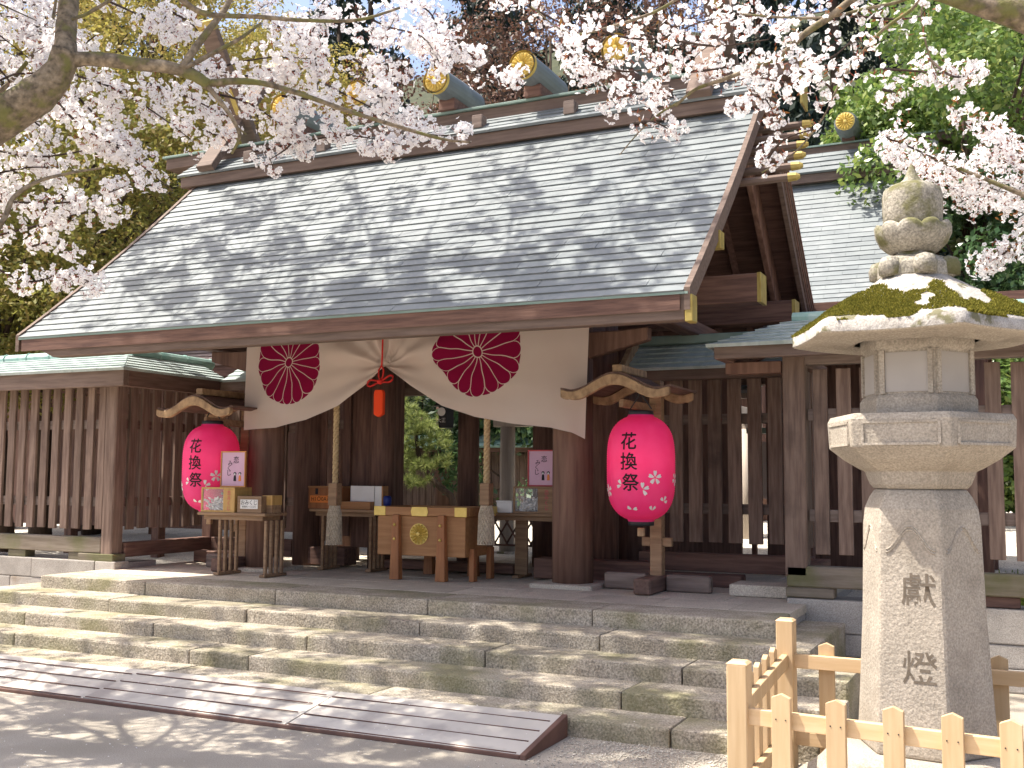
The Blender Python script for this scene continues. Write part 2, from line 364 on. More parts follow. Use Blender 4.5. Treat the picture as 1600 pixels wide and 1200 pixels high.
for ry in range(len(ys)-1):
    x = -8.99 - (ry % 2)*.0; off = (ry % 2)*.31; xs = [-8.99]
    while xs[-1] < -1.64: xs.append(min(-1.635, xs[-1] + (.62+off if len(xs) == 1 else random.uniform(.56, .68)*1.0)))
    if xs[-1]-xs[-2] < .2: xs.pop(-2)
    for a, b_ in zip(xs[:-1], xs[1:]):
        MB().box(a+.003, b_-.003, ys[ry]+.003, ys[ry+1]-.003, .51, ZP-random.uniform(0, .004)).build('paving_slab', 'granite_slab', plat, bev=.005)

def plinth(name, label, x0, x1, y0, y1, levels, wid):
    t_ = thing(name, label, 'wall', ((x0+x1)/2, y0, 0))
    MB().box(x0+.02, x1-.02, y0+.03, y1, -.02, levels[-1]-.02).build('wall_core', 'granite_wall', t_)
    z = 0
    for li, zt in enumerate(levels):
        x_ = x0
        while x_ < x1-.05:
            b_ = min(x1, x_+wid*random.uniform(.75, 1.25))
            if x1-b_ < .25: b_ = x1
            MB().box(x_+.003, b_-.003, y0+random.uniform(0, .008), y0+.22, z+.002, zt-.002).build('stone_block', 'granite_wall', t_, bev=.012, seg=2, jit=.001); x_ = b_
        z = zt
    return t_
plinth('stone_base_wall', 'low stone base wall under the slatted fence at the left edge', -13.2, -8.86, 8.66, 9.3, [.22, .45, .665], .8)
plinth('stone_base_wall', 'low stone base wall under the slatted fence behind the stone lantern', -1.80, 2.6, 9.06, 9.6, [.18, .36, .625], .95)

# ------------------------------------------------------------ slatted fences
def slat_run(t_, a, b_, z0, z1, pitch, wdt, mat_, back=.07, rails=(1.30, 2.16), first=.0, thick=.035, rail_mat='wood_fence_x'):
    """vertical slats from a to b (x,y), two rails behind them"""
    a = Vector((*a, 0)); b_ = Vector((*b_, 0)); d = (b_-a); L = d.length; d.normalize(); nrm = Vector((-d.y, d.x, 0)); ang = math.atan2(d.y, d.x)
    me = boxmesh(wdt, thick, z1-z0, .004)
    s_ = first + wdt/2
    while s_ < L - wdt*.4:
        p = a + d*s_ + Vector((0, 0, z0+random.uniform(-.006, .006)))
        piece('slat', me, mat_, t_, p, ang+random.uniform(-.006, .006)); s_ += pitch
    for rz in rails:
        MB().bar(a+nrm*(back*.62)+Vector((0, 0, rz)), b_+nrm*(back*.62)+Vector((0, 0, rz)), .05, .10).build('rail', rail_mat, t_, bev=.004)

def ridge_tube(parent, pts, r, mat_='copper_green', ring=.35):
    a, b_ = Vector(pts[0]), Vector(pts[1]); L = (b_-a).length; n = max(1, int(L/ring)); d = (b_-a)/n
    for i in range(n):
        e = random.uniform(-.003, .003)
        MB().tube([a+d*i, a+d*(i+.96), a+d*(i+.965), a+d*(i+1.0)], [r+e, r+e, r+.010, r+.010], 10).build('ridge_tube', mat_, parent, smooth=False)

# left fence: front run, side run, wing run to the gate
LF = thing('slatted_fence', 'brown slatted fence with green copper roof at the left edge', 'fence', (-9.0, 8.75, .66))
YL = 8.75
def post(t_, x, y, z0, z1, s_=.165, m_='wood_fence_z'): return MB().box(x-s_/2, x+s_/2, y-s_/2, y+s_/2, z0, z1).build('post', m_, t_, bev=.012)
post(LF, -9.02, YL+.02, .665, 2.62); post(LF, -10.98, YL+.02, .665, 2.62); post(LF, -12.9, YL+.02, .665, 2.62)
slat_run(LF, (-10.88, YL), (-9.12, YL), 1.0, 2.60, .178, .105, 'wood_fence_z', first=.03)
slat_run(LF, (-12.8, YL), (-11.08, YL), 1.0, 2.60, .178, .105, 'wood_fence_z', first=.03)
MB().box(-13.1, -9.10, YL-.06, YL+.10, .745, .915).build('sill_beam', 'wood_sill', LF, bev=.01)
for x in (-9.45, -10.4, -11.4, -12.6): MB().box(x-.14, x+.14, YL-.05, YL+.09, .666, .744).build('sill_block', 'wood_sill', LF, bev=.006)
MB().box(-9.42, -8.90, YL-.075, YL+.115, .60, .742).build('sill_block', 'wood_sill', LF, bev=.008)
MB().box(-13.1, -8.95, YL-.04, YL+.09, 2.60, 2.70).build('head_beam', 'wood_fence_x', LF, bev=.006)
# side run along Y
slat_run(LF, (-8.98, 8.90), (-8.98, 10.22), 1.0, 2.60, .178, .115, 'wood_fence_z', first=.02, rail_mat='wood_fence_y')
MB().box(-9.05, -8.91, 8.86, 10.3, .70, .86).build('sill_beam', 'wood_dark_y', LF, bev=.008)
MB().box(-9.05, -8.91, 8.86, 10.3, 2.602, 2.70).build('head_beam', 'wood_fence_y', LF, bev=.006)
MB().box(-8.88, -8.2, 9.9, 10.06, .586, .72).build('floor_beam', 'wood_dark_x', LF, bev=.01)
post(LF, -8.98, 10.30, .586, 2.7, .15, 'wood_dark_z')
slat_run(LF, (-8.88, 10.30), (-7.72, 10.30), .98, 2.60, .178, .115, 'wood_fence_z', first=.02)
MB().box(-8.90, -7.7, 10.22, 10.36, .66, .86).build('sill_beam', 'wood_dark_x', LF, bev=.008)
# roof
rf = MB().box(-13.2, -8.56, 8.40, 8.48, 2.54, 2.715).build('roof', 'wood_fascia', LF, bev=.004)
MB().box(-8.64, -8.56, 8.482, 10.0, 2.54, 2.715).build('fascia', 'wood_fence_y', rf, bev=.004)
MB().add([(-13.2, 8.48, 2.70), (-8.64, 8.48, 2.70), (-8.97, 8.87, 2.92), (-13.2, 8.87, 2.92), (-8.64, 10, 2.70), (-8.97, 10, 2.92), (-9.35, 8.87, 2.70), (-9.35, 10, 2.70), (-13.2, 9.25, 2.7), (-9.35, 9.25, 2.7)], [(0, 1, 2, 3), (1, 4, 5, 2), (2, 5, 7, 6), (3, 2, 9, 8)]).build('roof_deck', 'wood_dark_x', rf)
courses(rf, (-13.2, 8.36, 2.715), (-8.52, 8.36, 2.715), (-13.2, 8.87, 2.935), (-8.97, 8.87, 2.935), 6, 'copper_fence', .012, .008, sheet=.4)
courses(rf, (-8.52, 10.0, 2.715), (-8.52, 8.36, 2.715), (-8.97, 10.0, 2.935), (-8.97, 8.87, 2.935), 6, 'copper_fence', .012, .008, sheet=.4)
ridge_tube(rf, ((-13.2, 8.90, 2.955), (-9.05, 8.90, 2.955)), .062)
ridge_tube(rf, ((-8.97, 8.86, 2.955), (-8.97, 10.2, 2.955)), .062)
# wing roof
wf = MB().box(-8.55, -7.35, 9.90, 9.97, 2.60, 2.70).build('wing_roof', 'wood_fascia', LF, bev=.004)
courses(wf, (-8.50, 9.87, 2.705), (-7.3, 9.87, 2.705), (-8.5, 10.3, 2.95), (-7.3, 10.3, 2.95), 4, 'copper_fence', .012, .008, sheet=.4)
MB().box(-8.5, -7.3, 10.24, 10.36, 2.93, 3.02).build('ridge_board', 'wood_dark_x', wf, bev=.004)

# right fence
RF = thing('slatted_fence', 'brown slatted fence with copper roof behind the stone lantern', 'fence', (-1.72, 9.15, .63))
YR = 9.15
post(RF, -1.72, YR+.02, .80, 2.66, .18); post(RF, .62, YR+.02, .80, 2.66, .18); post(RF, 2.4, YR+.02, .8, 2.66, .18)
slat_run(RF, (-1.62, YR), (.53, YR), .985, 2.52, .188, .115, 'wood_fence_z', first=.05, rails=(1.30, 2.14))
slat_run(RF, (.72, YR), (2.3, YR), .985, 2.52, .188, .115, 'wood_fence_z', first=.05, rails=(1.30, 2.14))
MB().box(-1.80, 2.5, YR-.07, YR+.11, .715, .885).build('sill_beam', 'wood_sill', RF, bev=.012)
MB().box(-1.81, -1.42, YR-.06, YR+.10, .628, .713).build('sill_block', 'wood_sill', RF, bev=.01)
for x in (-.2, .8, 1.9): MB().box(x-.15, x+.15, YR-.03, YR+.09, .628, .713).build('sill_block', 'wood_dark_x', RF, bev=.006)
MB().box(-1.80, 2.5, YR-.04, YR+.10, 2.56, 2.66).build('head_beam', 'wood_fence_x', RF, bev=.006)
MB().box(-2.30, -1.82, YR-.05, YR+.09, 2.50, 2.60).build('corner_bracket', 'wood_pillar', RF, bev=.006)
# side run
slat_run(RF, (-1.72, 9.28), (-1.72, 10.3), 1.0, 2.56, .188, .115, 'wood_fence_z', first=.02, rail_mat='wood_fence_y')
MB().box(-1.79, -1.65, 9.26, 10.4, 2.562, 2.66).build('head_beam', 'wood_fence_y', RF, bev=.006)
MB().box(-1.79, -1.65, 9.26, 10.4, .70, .86).build('sill_beam', 'wood_dark_y', RF, bev=.006)
rf = MB().box(-2.30, 3.0, 8.73, 8.81, 2.595, 2.695).build('roof', 'wood_fascia', RF, bev=.004)
MB().box(-2.30, -2.22, 8.812, 9.9, 2.595, 2.695).build('fascia', 'wood_fence_y', rf, bev=.004)
MB().add([(3.0, 8.81, 2.69), (-2.22, 8.81, 2.69), (-1.74, 9.2, 2.93), (3.0, 9.2, 2.93), (-2.22, 10, 2.69), (-1.74, 10, 2.93), (-1.3, 9.6, 2.69), (-1.3, 10, 2.69), (3, 9.6, 2.69)], [(0, 1, 2, 3), (1, 4, 5, 2), (2, 6, 7, 5), (3, 2, 6, 8)]).build('roof_deck', 'wood_dark_x', rf)
courses(rf, (-2.36, 8.69, 2.70), (3.0, 8.69, 2.70), (-1.74, 9.2, 2.945), (3.0, 9.2, 2.945), 7, 'copper_fence', .012, .008, sheet=.45)
courses(rf, (-2.36, 8.69, 2.70), (-2.36, 10.0, 2.70), (-1.74, 9.2, 2.945), (-1.74, 10.0, 2.945), 7, 'copper_fence', .012, .008, sheet=.45)
ridge_tube(rf, ((-1.74, 9.22, 2.965), (3.0, 9.22, 2.965)), .058)
# wing run to the gate
WR = thing('wing_fence', 'dark slatted wing fence right of the pink lantern', 'fence', (-2.9, 10.4, .6))
slat_run(WR, (-3.35, 10.40), (-1.80, 10.40), .975, 2.58, .197, .135, 'wood_fence_z', first=.15, rails=(1.305, 2.19), back=.09)
MB().box(-3.5, -1.80, 10.30, 10.46, .70, .875).build('sill_beam', 'wood_dark_x', WR, bev=.008)
MB().box(-3.5, -1.80, 10.36, 10.46, 2.585, 2.68).build('head_beam', 'wood_dark_x', WR, bev=.006)
wf = MB().box(-3.55, -1.8, 9.98, 10.06, 2.55, 2.65).build('roof', 'wood_fascia', WR, bev=.004)
courses(wf, (-3.6, 9.94, 2.655), (-1.8, 9.94, 2.655), (-3.6, 10.36, 2.94), (-1.8, 10.36, 2.94), 5, 'copper_fence', .012, .008, sheet=.45)
MB().box(-3.6, -1.8, 10.30, 10.46, 2.94, 3.03).build('ridge_board', 'copper_edge', wf, bev=.01)
MB().bar((-3.52, 10.32, 3.0), (-3.52, 9.92, 2.66), .06, .12).build('verge_board', 'wood_lamp', wf, bev=.004)

# ------------------------------------------------------------ the gate
XL, XR, YF, YM, YB = -7.50, -3.87, 9.47, 10.25, 11.05
EY, EZ, RY = 7.38, 2.935, 10.2
GX0, GX1 = -8.93, -2.16
G = thing('shrine_gate', 'dark timber shrine gate with a big grey copper roof above the steps', 'gate', (-5.66, 9.47, ZP))
for x in (XL, XR):
    MB().box(x-.31, x+.31, YF-.31, YF+.31, ZP-.03, ZP+.035).build('pillar_base', 'granite_slab', G, bev=.008)
    MB().lathe([(.195, ZP+.035), (.195, 1.6), (.19, 3.16)], (x, YF), 28).build('pillar', 'wood_pillar', G, smooth=True)
for x in (-6.50,):
    MB().lathe([(.15, ZP), (.145, 3.7)], (x, YM), 20).build('pillar', 'wood_dark_z', G, smooth=True)
for x in (XL, XR):
    MB().lathe([(.17, ZP), (.165, 3.4)], (x, YM), 20).build('pillar', 'wood_dark_z', G, smooth=True)
    MB().lathe([(.16, ZP), (.155, 3.2)], (x, YB), 20).build('pillar', 'wood_dark_z', G, smooth=True)
for x in (-5.96, -4.98): MB().lathe([(.13, ZP), (.125, 3.2)], (x, YB+.25), 16).build('pillar', 'wood_dark_z', G, smooth=True)
# beams
for y, z0, z1, xa, xb in ((YF, 3.16, 3.42, GX0+.1, -2.05), (YB, 3.2, 3.42, GX0+.1, -2.05), (YM, 3.5, 3.75, -8.0, -3.4), (RY, 4.95, 5.2, GX0+.1, GX1-.05)):
    bm_ = MB().box(xa, xb, y-.11, y+.11, z0, z1).build('purlin', 'wood_dark_x', G, bev=.008)
    if xb > -2.1:
        MB().box(xb-.002, xb+.012, y-.115, y+.115, z0-.004, z1+.004).build('gold_cap', 'gold_paint', bm_, bev=.003)
        MB().box(xb-.022, xb-.003, y-.114, y+.114, z0-.003, z1+.003).build('gold_band', 'gold_paint', bm_)
MB().box(XL, XR, YF-.07, YF+.07, 2.86, 3.06).build('tie_beam', 'wood_dark_x', G, bev=.01)
for x in (XL, XR, -2.95, -8.35):
    bm_ = MB().box(x-.09, x+.09, 8.85, 11.6, 3.02, 3.15).build('cross_beam', 'wood_dark_y', G, bev=.008)
    MB().box(x-.094, x+.094, 8.83, 8.87, 3.012, 3.155).build('gold_cap', 'gold_paint', bm_, bev=.004)
for x in (XL, XR):                                                    # curved brackets beside the pillars
    for s_ in (-1, 1):
        poly = [(0, 0), (.62, .16), (.62, .28), (.3, .26), (0, .26)]
        MB().prism(poly, lambda u, v_: (x+s_*(.15+u), YF-.06, 2.72+v_), lambda u, v_: (x+s_*(.15+u), YF+.06, 2.72+v_)).build('bracket', 'wood_pillar', G, bev=.01)
# door leaves folded back on the left, side panels, sills
MB().box(-6.94, -6.66, 10.30, 10.36, .80, 3.4).build('side_panel', 'wood_dark_z', G, bev=.004)
MB().box(-4.16, -4.02, 10.30, 10.36, .80, 3.4).build('side_panel', 'wood_dark_z', G, bev=.004)
for i in range(2):
    MB().box(-6.62, -6.56, 10.41+i*.21, 10.61+i*.21, .72, 3.3).build('door_board', 'wood_dark_z', G, bev=.006)
MB().box(-7.4, -6.9, 10.12, 10.38, .60, .80).build('threshold', 'wood_dark_x', G, bev=.01)
MB().box(-6.55, -4.8, 10.12, 10.38, .60, .69).build('threshold', 'wood_dark_x', G, bev=.01)
MB().box(-4.45, -3.2, 9.85, 10.1, .60, .80).build('threshold', 'wood_dark_x', G, bev=.01)
MB().box(-4.0, -2.4, 10.0, 10.2, .586, .70).build('floor_beam', 'wood_dark_x', G, bev=.01)
slat_run(G, (-7.36, 10.26), (-6.94, 10.26), .92, 3.2, .165, .10, 'wood_dark_z', rails=(1.3, 2.2))

# roof: under-boarding, rafters, courses
roof = empty('roof', (-5.55, RY, EZ), None, G)
CAPY, CAPZ = 9.74, 5.06
sag = lambda t_: -.10*4*t_*(1-t_)*.75
def prof_pt(t_, off=0.): return (lerp(EY, RY, t_), lerp(EZ, 5.44, t_)+sag(t_)+off)
nP = 10
for s_ in (1, -1):
    mb = MB()
    for i in range(nP):
        for xx in ((GX0+.04, GX1-.03),):
            q = []
            for t_ in (i/nP, (i+1)/nP):
                y, z = prof_pt(t_); y = y if s_ > 0 else 2*RY-y
                q.append((y, z))
            (y0, z0), (y1, z1) = q
            d0 = .05 + .02*(i == 0)
            mb.hexa([(xx[0], y0, z0-d0-.06), (xx[1], y0, z0-d0-.06), (xx[1], y1, z1-.11), (xx[0], y1, z1-.11), (xx[0], y0, z0-.014), (xx[1], y0, z0-.014), (xx[1], y1, z1-.014), (xx[0], y1, z1-.014)])
    mb.build('roof_boarding', 'wood_dark_x', roof)
    k = 0
    for x in np.arange(GX0+.35, GX1-.15, .36):
        y0, z0 = prof_pt(.03); y1, z1 = prof_pt(.97)
        f_ = (lambda y: y) if s_ > 0 else (lambda y: 2*RY-y)
        ym, zm = prof_pt(.5)
        MB().tube([(x, f_(y0+.05), z0-.17), (x, f_(ym), zm-.17), (x, f_(y1), z1-.17)], .05, 4).build('rafter', 'wood_dark_y', roof)
courses(roof, (GX0, EY, EZ), (GX1, EY, EZ), (GX0, RY, 5.44), (GX1, RY, 5.44), 31, 'copper_roof', .009, .008, prof=sag, sheet=.62)
courses(roof, (GX1, 2*RY-EY, EZ), (GX0, 2*RY-EY, EZ), (GX1, RY, 5.44), (GX0, RY, 5.44), 31, 'copper_roof', .009, .005, prof=sag, sheet=1.8)
# eave fascia, cut slantwise at its left end
poly = [(GX0+.02, EZ-.012), (GX1, EZ-.012), (GX1, EZ-.20), (GX0+.46, EZ-.20)]
MB().prism(poly, lambda u, v_: (u, EY+.015, v_), lambda u, v_: (u, EY+.13, v_)).build('eave_fascia', 'wood_fascia', G, bev=.004)
MB().box(GX0, GX1, 2*RY-EY-.12, 2*RY-EY-.02, EZ-.2, EZ-.012).build('eave_fascia', 'wood_fascia', G)
MB().box(GX0, GX1+.03, EY-.006, EY+.014, EZ-.014, EZ+.004).build('copper_lip', 'copper_edge', G)
# verge boards
for x, s_ in ((GX1, 1), (GX0, -1)):
    for fr in (1, -1):
        mb = MB(); n = 8
        for i in range(n):
            q = []
            for t_ in (i/n*.98, (i+1)/n*.98):
                y, z = prof_pt(t_); q.append((y if fr > 0 else 2*RY-y, z))
            (y0, z0), (y1, z1) = q
            hh = .13 if fr > 0 else .34
            if x == GX0: hh = .13
            mb.hexa([(x, y0, z0-hh), (x+s_*.045, y0, z0-hh), (x+s_*.045, y1, z1-hh), (x, y1, z1-hh), (x, y0, z0+.035), (x+s_*.045, y0, z0+.035), (x+s_*.045, y1, z1+.035), (x, y1, z1+.035)])
        mb.build('verge_board', 'wood_fascia', G)
    if s_ > 0:
        # layered rear barge boards
        for j, (o_, wd, m_) in enumerate(((.06, .035, 'wood_pillar'), (.11, .030, 'wood_fascia'), (.155, .030, 'wood_pillar'), (.20, .03, 'wood_fascia'))):
            mb = MB(); n = 8
            for i in range(n):
                q = []
                for t_ in (.02+i/n*.93, .02+(i+1)/n*.93):
                    y, z = prof_pt(t_); q.append((2*RY-y, z))
                (y0, z0), (y1, z1) = q; X0, X1 = x+.045, x+.062+.012*(3-j)
                mb.hexa([(X0, y0, z0-o_-wd), (X1, y0, z0-o_-wd), (X1, y1, z1-o_-wd), (X0, y1, z1-o_-wd), (X0, y0, z0-o_), (X1, y0, z0-o_), (X1, y1, z1-o_), (X0, y1, z1-o_)])
            mb.build('barge_moulding', m_, G)
        # inner barge boards and gable wall
        for fr in (1, -1):
            f_ = (lambda y: y) if fr > 0 else (lambda y: 2*RY-y)
            y0, z0 = prof_pt(.22 if fr < 0 else .40); y1, z1 = prof_pt(.95)
            MB().bar((x-.26, f_(y0), z0-.34), (x-.26, f_(y1), z1-.30), .06, .26, (1, 0, 0) if False else (0, 0, 1)).build('barge_board', 'wood_pillar', G, bev=.006)
        MB().box(x+.004, x+.062, EY+.004, EY+.13, EZ-.215, EZ-.015).build('gold_cap', 'gold_paint', G, bev=.006)
        p = at(1107, 383, 8.25); MB().box(x-.03, x+.062, 8.20, 8.32, 3.42, 3.56).build('gold_cap', 'gold_paint', G, bev=.006)
gab = MB().add([(-3.4, 9.0, 3.42), (-3.4, 11.4, 3.42), (-3.4, RY, 5.1)], [(0, 1, 2)]); gab.build('gable_wall', 'wood_dark_z', G)
gab = MB().add([(-7.9, 9.0, 3.42), (-7.9, 11.4, 3.42), (-7.9, RY, 5.1)], [(0, 1, 2)]); gab.build('gable_wall', 'wood_dark_z', G)
for y, z in ((8.55, 3.62), (8.95, 4.02)): MB().box(GX0+.2, GX1-.15, y-.07, y+.07, z-.16, z).build('purlin', 'wood_dark_x', G, bev=.006)
# whip poles with gilt tips near the apex
for k in range(6):
    t_ = .655 + k*.052; y, z = prof_pt(t_, -.30)
    for fr in (1,):
        yy = y if fr > 0 else 2*RY-y
        pl = MB().tube([(GX1-.35, yy, z), (-1.76, yy, z)], .037, 8).build('whip_pole', 'wood_fascia', G)
        MB().tube([(-1.76, yy, z), (-1.69, yy, z), (-1.66, yy, z)], [.042, .036, .018], 8).build('gold_tip', 'gold_paint', pl)
# ridge cap
RX0, RX1 = -9.12, -2.12
cap = empty('ridge_cap', (-5.6, RY, 5.1), None, G)
MB().box(RX0, RX1, CAPY, CAPY+.06, CAPZ+.01, CAPZ+.135).build('cap_fascia', 'wood_fascia', cap, bev=.004)
MB().box(RX0, RX1, 2*RY-CAPY-.06, 2*RY-CAPY, CAPZ+.01, CAPZ+.135).build('cap_fascia', 'wood_fascia', cap, bev=.004)
for s_ in (-1, 1):
    MB().prism([(CAPY+.04, CAPZ+.02), (2*RY-CAPY-.04, CAPZ+.02), (2*RY-CAPY-.04, CAPZ+.12), (RY, 5.5), (CAPY+.04, CAPZ+.12)], lambda u, v_: ((RX0 if s_ < 0 else RX1)+.0, u, v_), lambda u, v_: ((RX0 if s_ < 0 else RX1)-s_*.05, u, v_)).build('cap_end', 'wood_pillar', cap, bev=.003)
courses(cap, (RX0-.03, CAPY-.03, CAPZ+.14), (RX1+.03, CAPY-.03, CAPZ+.14), (RX0-.03, RY-.12, 5.47), (RX1+.03, RY-.12, 5.47), 4, 'copper_roof', .010, .006, sheet=.7)
courses(cap, (RX1+.03, 2*RY-CAPY+.03, CAPZ+.14), (RX0-.03, 2*RY-CAPY+.03, CAPZ+.14), (RX1+.03, RY+.12, 5.47), (RX0-.03, RY+.12, 5.47), 4, 'copper_roof', .012, .012, sheet=.7)
MB().box(-9.66, -1.80, RY-.15, RY+.15, 5.44, 5.575).build('ridge_beam', 'wood_fascia', cap, bev=.006)
MB().box(-9.70, -1.76, RY-.18, RY+.18, 5.578, 5.605).build('ridge_cover', 'copper_edge', cap, bev=.004)
MB().box(-1.80, -1.775, RY-.14, RY+.14, 5.15, 5.57).build('gold_end', 'gold_paint', cap, bev=.003)
for x in (-4.05, -5.1, -6.1, -7.1, -8.15, -3.05): MB().box(x-.06, x+.06, RY-.42, RY-.30, 5.28, 5.42).build('cap_stud', 'wood_fence_x', cap, bev=.006)
# ridge logs with gilt chrysanthemum ends
for x in (-3.53, -4.55, -5.58, -6.60, -7.63):
    mb = MB().lathe([(.125, -.46), (.145, -.42), (.150, 0), (.145, .42), (.125, .46)], (0, 0), 20)
    mb.v = [(x+p[0], RY+p[2], 5.86+p[1]*1.0+.0) for p in mb.v]
    lg = mb.build('ridge_log', 'copper_roof', G, smooth=False)
    kb = MB(); kiku(kb, (x, RY-.468, 5.86), (1, 0, 0), (0, 0, 1), (0, -1, 0), .128, .03); kb.build('gilt_crest', 'gold', lg)
    rm = MB().lathe([(.150, 0), (.150, .05), (.128, .05), (.128, 0)], (0, 0), 20, cap=False); rm.v = [(x+p[0], RY-.475+p[2], 5.86+p[1]) for p in rm.v]; rm.build('gilt_rim', 'gold', lg)
    MB().box(x-.10, x+.10, RY-.22, RY+.22, 5.605, 5.735).build('log_saddle', 'wood_dark_x', lg, bev=.01)
# forked finials: crossed boards
for x in (-8.62, -2.62):
    for s_ in (1, -1):
        a = Vector((x+s_*.045, RY+s_*.55, 5.10+.13)); b_ = Vector((x+s_*.045, RY-s_*.72, 6.95))
        fk = MB().bar(a, b_, .085, .24, (1, 0, 0)).build('forked_finial', 'wood_fascia', G, bev=.006)
        d = (b_-a).normalized(); MB().bar(b_-d*.10, b_+d*.012, .094, .25, (1, 0, 0)).build('gold_tip', 'gold_paint', fk)
        mid = a.lerp(b_, .55); MB().bar(mid-d*.16, mid+d*.16, .096, .07, (1, 0, 0)).build('gold_plate', 'gold_paint', fk)

# ------------------------------------------------------------ festival curtain
m, b, P = newmat('curtain_cloth')
geo = b.node('ShaderNodeTexCoord').outputs['UV']; sx = b.node('ShaderNodeSeparateXYZ'); b.l.new(geo, sx.inputs[0])
wn = b.node('ShaderNodeTexNoise'); b.l.new(geo, wn.inputs['Vector']); wn.inputs['Scale'].default_value = 3.2; wn.inputs['Detail'].default_value = 1
wv = b.node('ShaderNodeSeparateXYZ'); b.l.new(wn.outputs['Color'], wv.inputs[0])
X_ = b.m('ADD', sx.outputs[0], b.m('MULTIPLY', b.m('SUBTRACT', wv.outputs[0], .5), .10)); Z_ = b.m('ADD', sx.outputs[1], b.m('MULTIPLY', b.m('SUBTRACT', wv.outputs[1], .5), .08))
sel = b.m('GREATER_THAN', X_, -5.85)
mixv = lambda a, c: b.m('ADD', a, b.m('MULTIPLY', sel, c-a))
xx = b.m('DIVIDE', b.m('SUBTRACT', X_, mixv(-6.98, -4.74)), mixv(.415, .475)); zz = b.m('DIVIDE', b.m('SUBTRACT', Z_, mixv(2.80, 2.825)), mixv(.475, .465))
rr = b.m('SQRT', b.m('ADD', b.m('MULTIPLY', xx, xx), b.m('MULTIPLY', zz, zz))); th = b.m('ARCTAN2', zz, xx); da = math.pi/8
def petal(shift):
    s_ = b.m('FRACT', b.m('ADD', b.m('DIVIDE', th, da), 16.5+shift)); a = b.m('MULTIPLY', b.m('SUBTRACT', s_, .5), da)
    px_ = b.m('MULTIPLY', rr, b.m('COSINE', a)); py_ = b.m('MULTIPLY', rr, b.m('SINE', a)); rc = 1/(1+math.sin(da/2)); rho = rc*math.sin(da/2)
    q = b.m('SUBTRACT', px_, rc); d = b.m('SQRT', b.m('ADD', b.m('MULTIPLY', q, q), b.m('MULTIPLY', py_, py_)))
    ins = b.m('MAXIMUM', b.m('LESS_THAN', px_, rc), b.m('LESS_THAN', d, rho))
    sep = b.m('MULTIPLY', rr, b.m('SINE', b.m('SUBTRACT', da/2, b.m('ABSOLUTE', a))))
    line = b.m('MAXIMUM', b.m('MULTIPLY', b.m('LESS_THAN', sep, .0095), b.m('LESS_THAN', px_, rc)), b.m('MULTIPLY', b.m('GREATER_THAN', px_, rc), b.m('MULTIPLY', b.m('LESS_THAN', d, rho), b.m('GREATER_THAN', d, rho-.014))))
    return ins, line
i1, l1 = petal(0); i2, l2 = petal(.5)
red = b.m('MAXIMUM', b.m('MULTIPLY', i1, b.m('SUBTRACT', 1.0, l1)), b.m('MULTIPLY', b.m('SUBTRACT', 1.0, i1), b.m('MULTIPLY', i2, b.m('LESS_THAN', rr, .985))))
red = b.m('MULTIPLY', red, b.m('GREATER_THAN', rr, .135)); red = b.m('MAXIMUM', red, b.m('LESS_THAN', rr, .11))
cl = b.mix(b.ramp(b.noise(geo, 2.0, 3), .3, .7), (.82, .67, .585), (.85, .72, .64))
cl = b.mix(red, cl, (.310, .008, .058)); b.l.new(cl, P.inputs['Base Color']); P.inputs['Roughness'].default_value = .9; P.inputs['Specular IOR Level'].default_value = .1
t = b.node('ShaderNodeBsdfTranslucent'); b.l.new(cl, t.inputs[0]); x = b.node('ShaderNodeMixShader'); x.inputs[0].default_value = .4
b.l.new(P.outputs[0], x.inputs[1]); b.l.new(t.outputs[0], x.inputs[2]); b.l.new(x.outputs[0], b.n['Material Output'].inputs[0])

CY = 9.15
KN = at(602, 572, CY); KX, KZ = KN.x, KN.z
bot = [at(379, 672, CY), at(430, 668, CY), at(480, 656, CY), at(530, 634, CY), at(570, 603, CY), at(602, 572, CY), at(640, 602, CY), at(690, 634, CY), at(740, 651, CY), at(800, 662, CY), at(860, 668, CY), at(895, 676, CY), at(914, 686, CY)]
bx_ = [p.x for p in bot]; bz_ = [p.z for p in bot]
x0c, x1c = at(384, 600, CY).x, at(922, 560, CY).x
NU, NV = 220, 70; V = []; UV = []
TOP = 3.17
for i in range(NU+1):
    u_ = i/NU; xb = lerp(bx_[0], bx_[-1], u_); zb = float(np.interp(xb, bx_, bz_)); xt = lerp(x0c, x1c, u_)
    if u_ > .985: zb += -.0
    for j in range(NV+1):
        v_ = j/NV; z = lerp(TOP, zb, v_); x_ = lerp(xt, xb, v_)
        dx, dz = x_-KX, z-KZ; d = math.hypot(dx, dz); ang = math.atan2(dz, abs(dx)+1e-6)
        gath = math.exp(-(d/.75)**1.5)
        y = .024*gath*math.sin(ang*13+.6)*min(1, d/.08) + .026*math.exp(-((d-.5)/.45)**2)*math.sin(ang*7+d*3.0+1.2)
        sw_ = (zb-z)+.0; y += .028*math.exp(-abs(sw_)/.35)*math.sin(sw_*26+d*1.5)*math.exp(-d/.8)
        y += .030*math.sin(5.2*d+ang*2.0+.5)*math.exp(-d/1.4)*(v_)
        edge = min(abs(xb-bx_[0]), abs(xb-bx_[-1]))
        y += .022*math.exp(-edge/.28)*math.sin(edge*16+v_*1.2)*v_
        y += .008*math.sin(x_*7.3+z*2.1) + .02*v_*v_*math.sin(x_*2.1)
        V.append((x_, CY+y, z)); UV.append((x_+.05*gath*math.sin(ang*9), z+.10*gath*math.sin(ang*6)))
F = [(i*(NV+1)+j, (i+1)*(NV+1)+j, (i+1)*(NV+1)+j+1, i*(NV+1)+j+1) for i in range(NU) for j in range(NV)]
CT = thing('festival_curtain', 'cream curtain with two crimson chrysanthemum crests, tied up in the middle', 'curtain', (KX, CY, TOP))
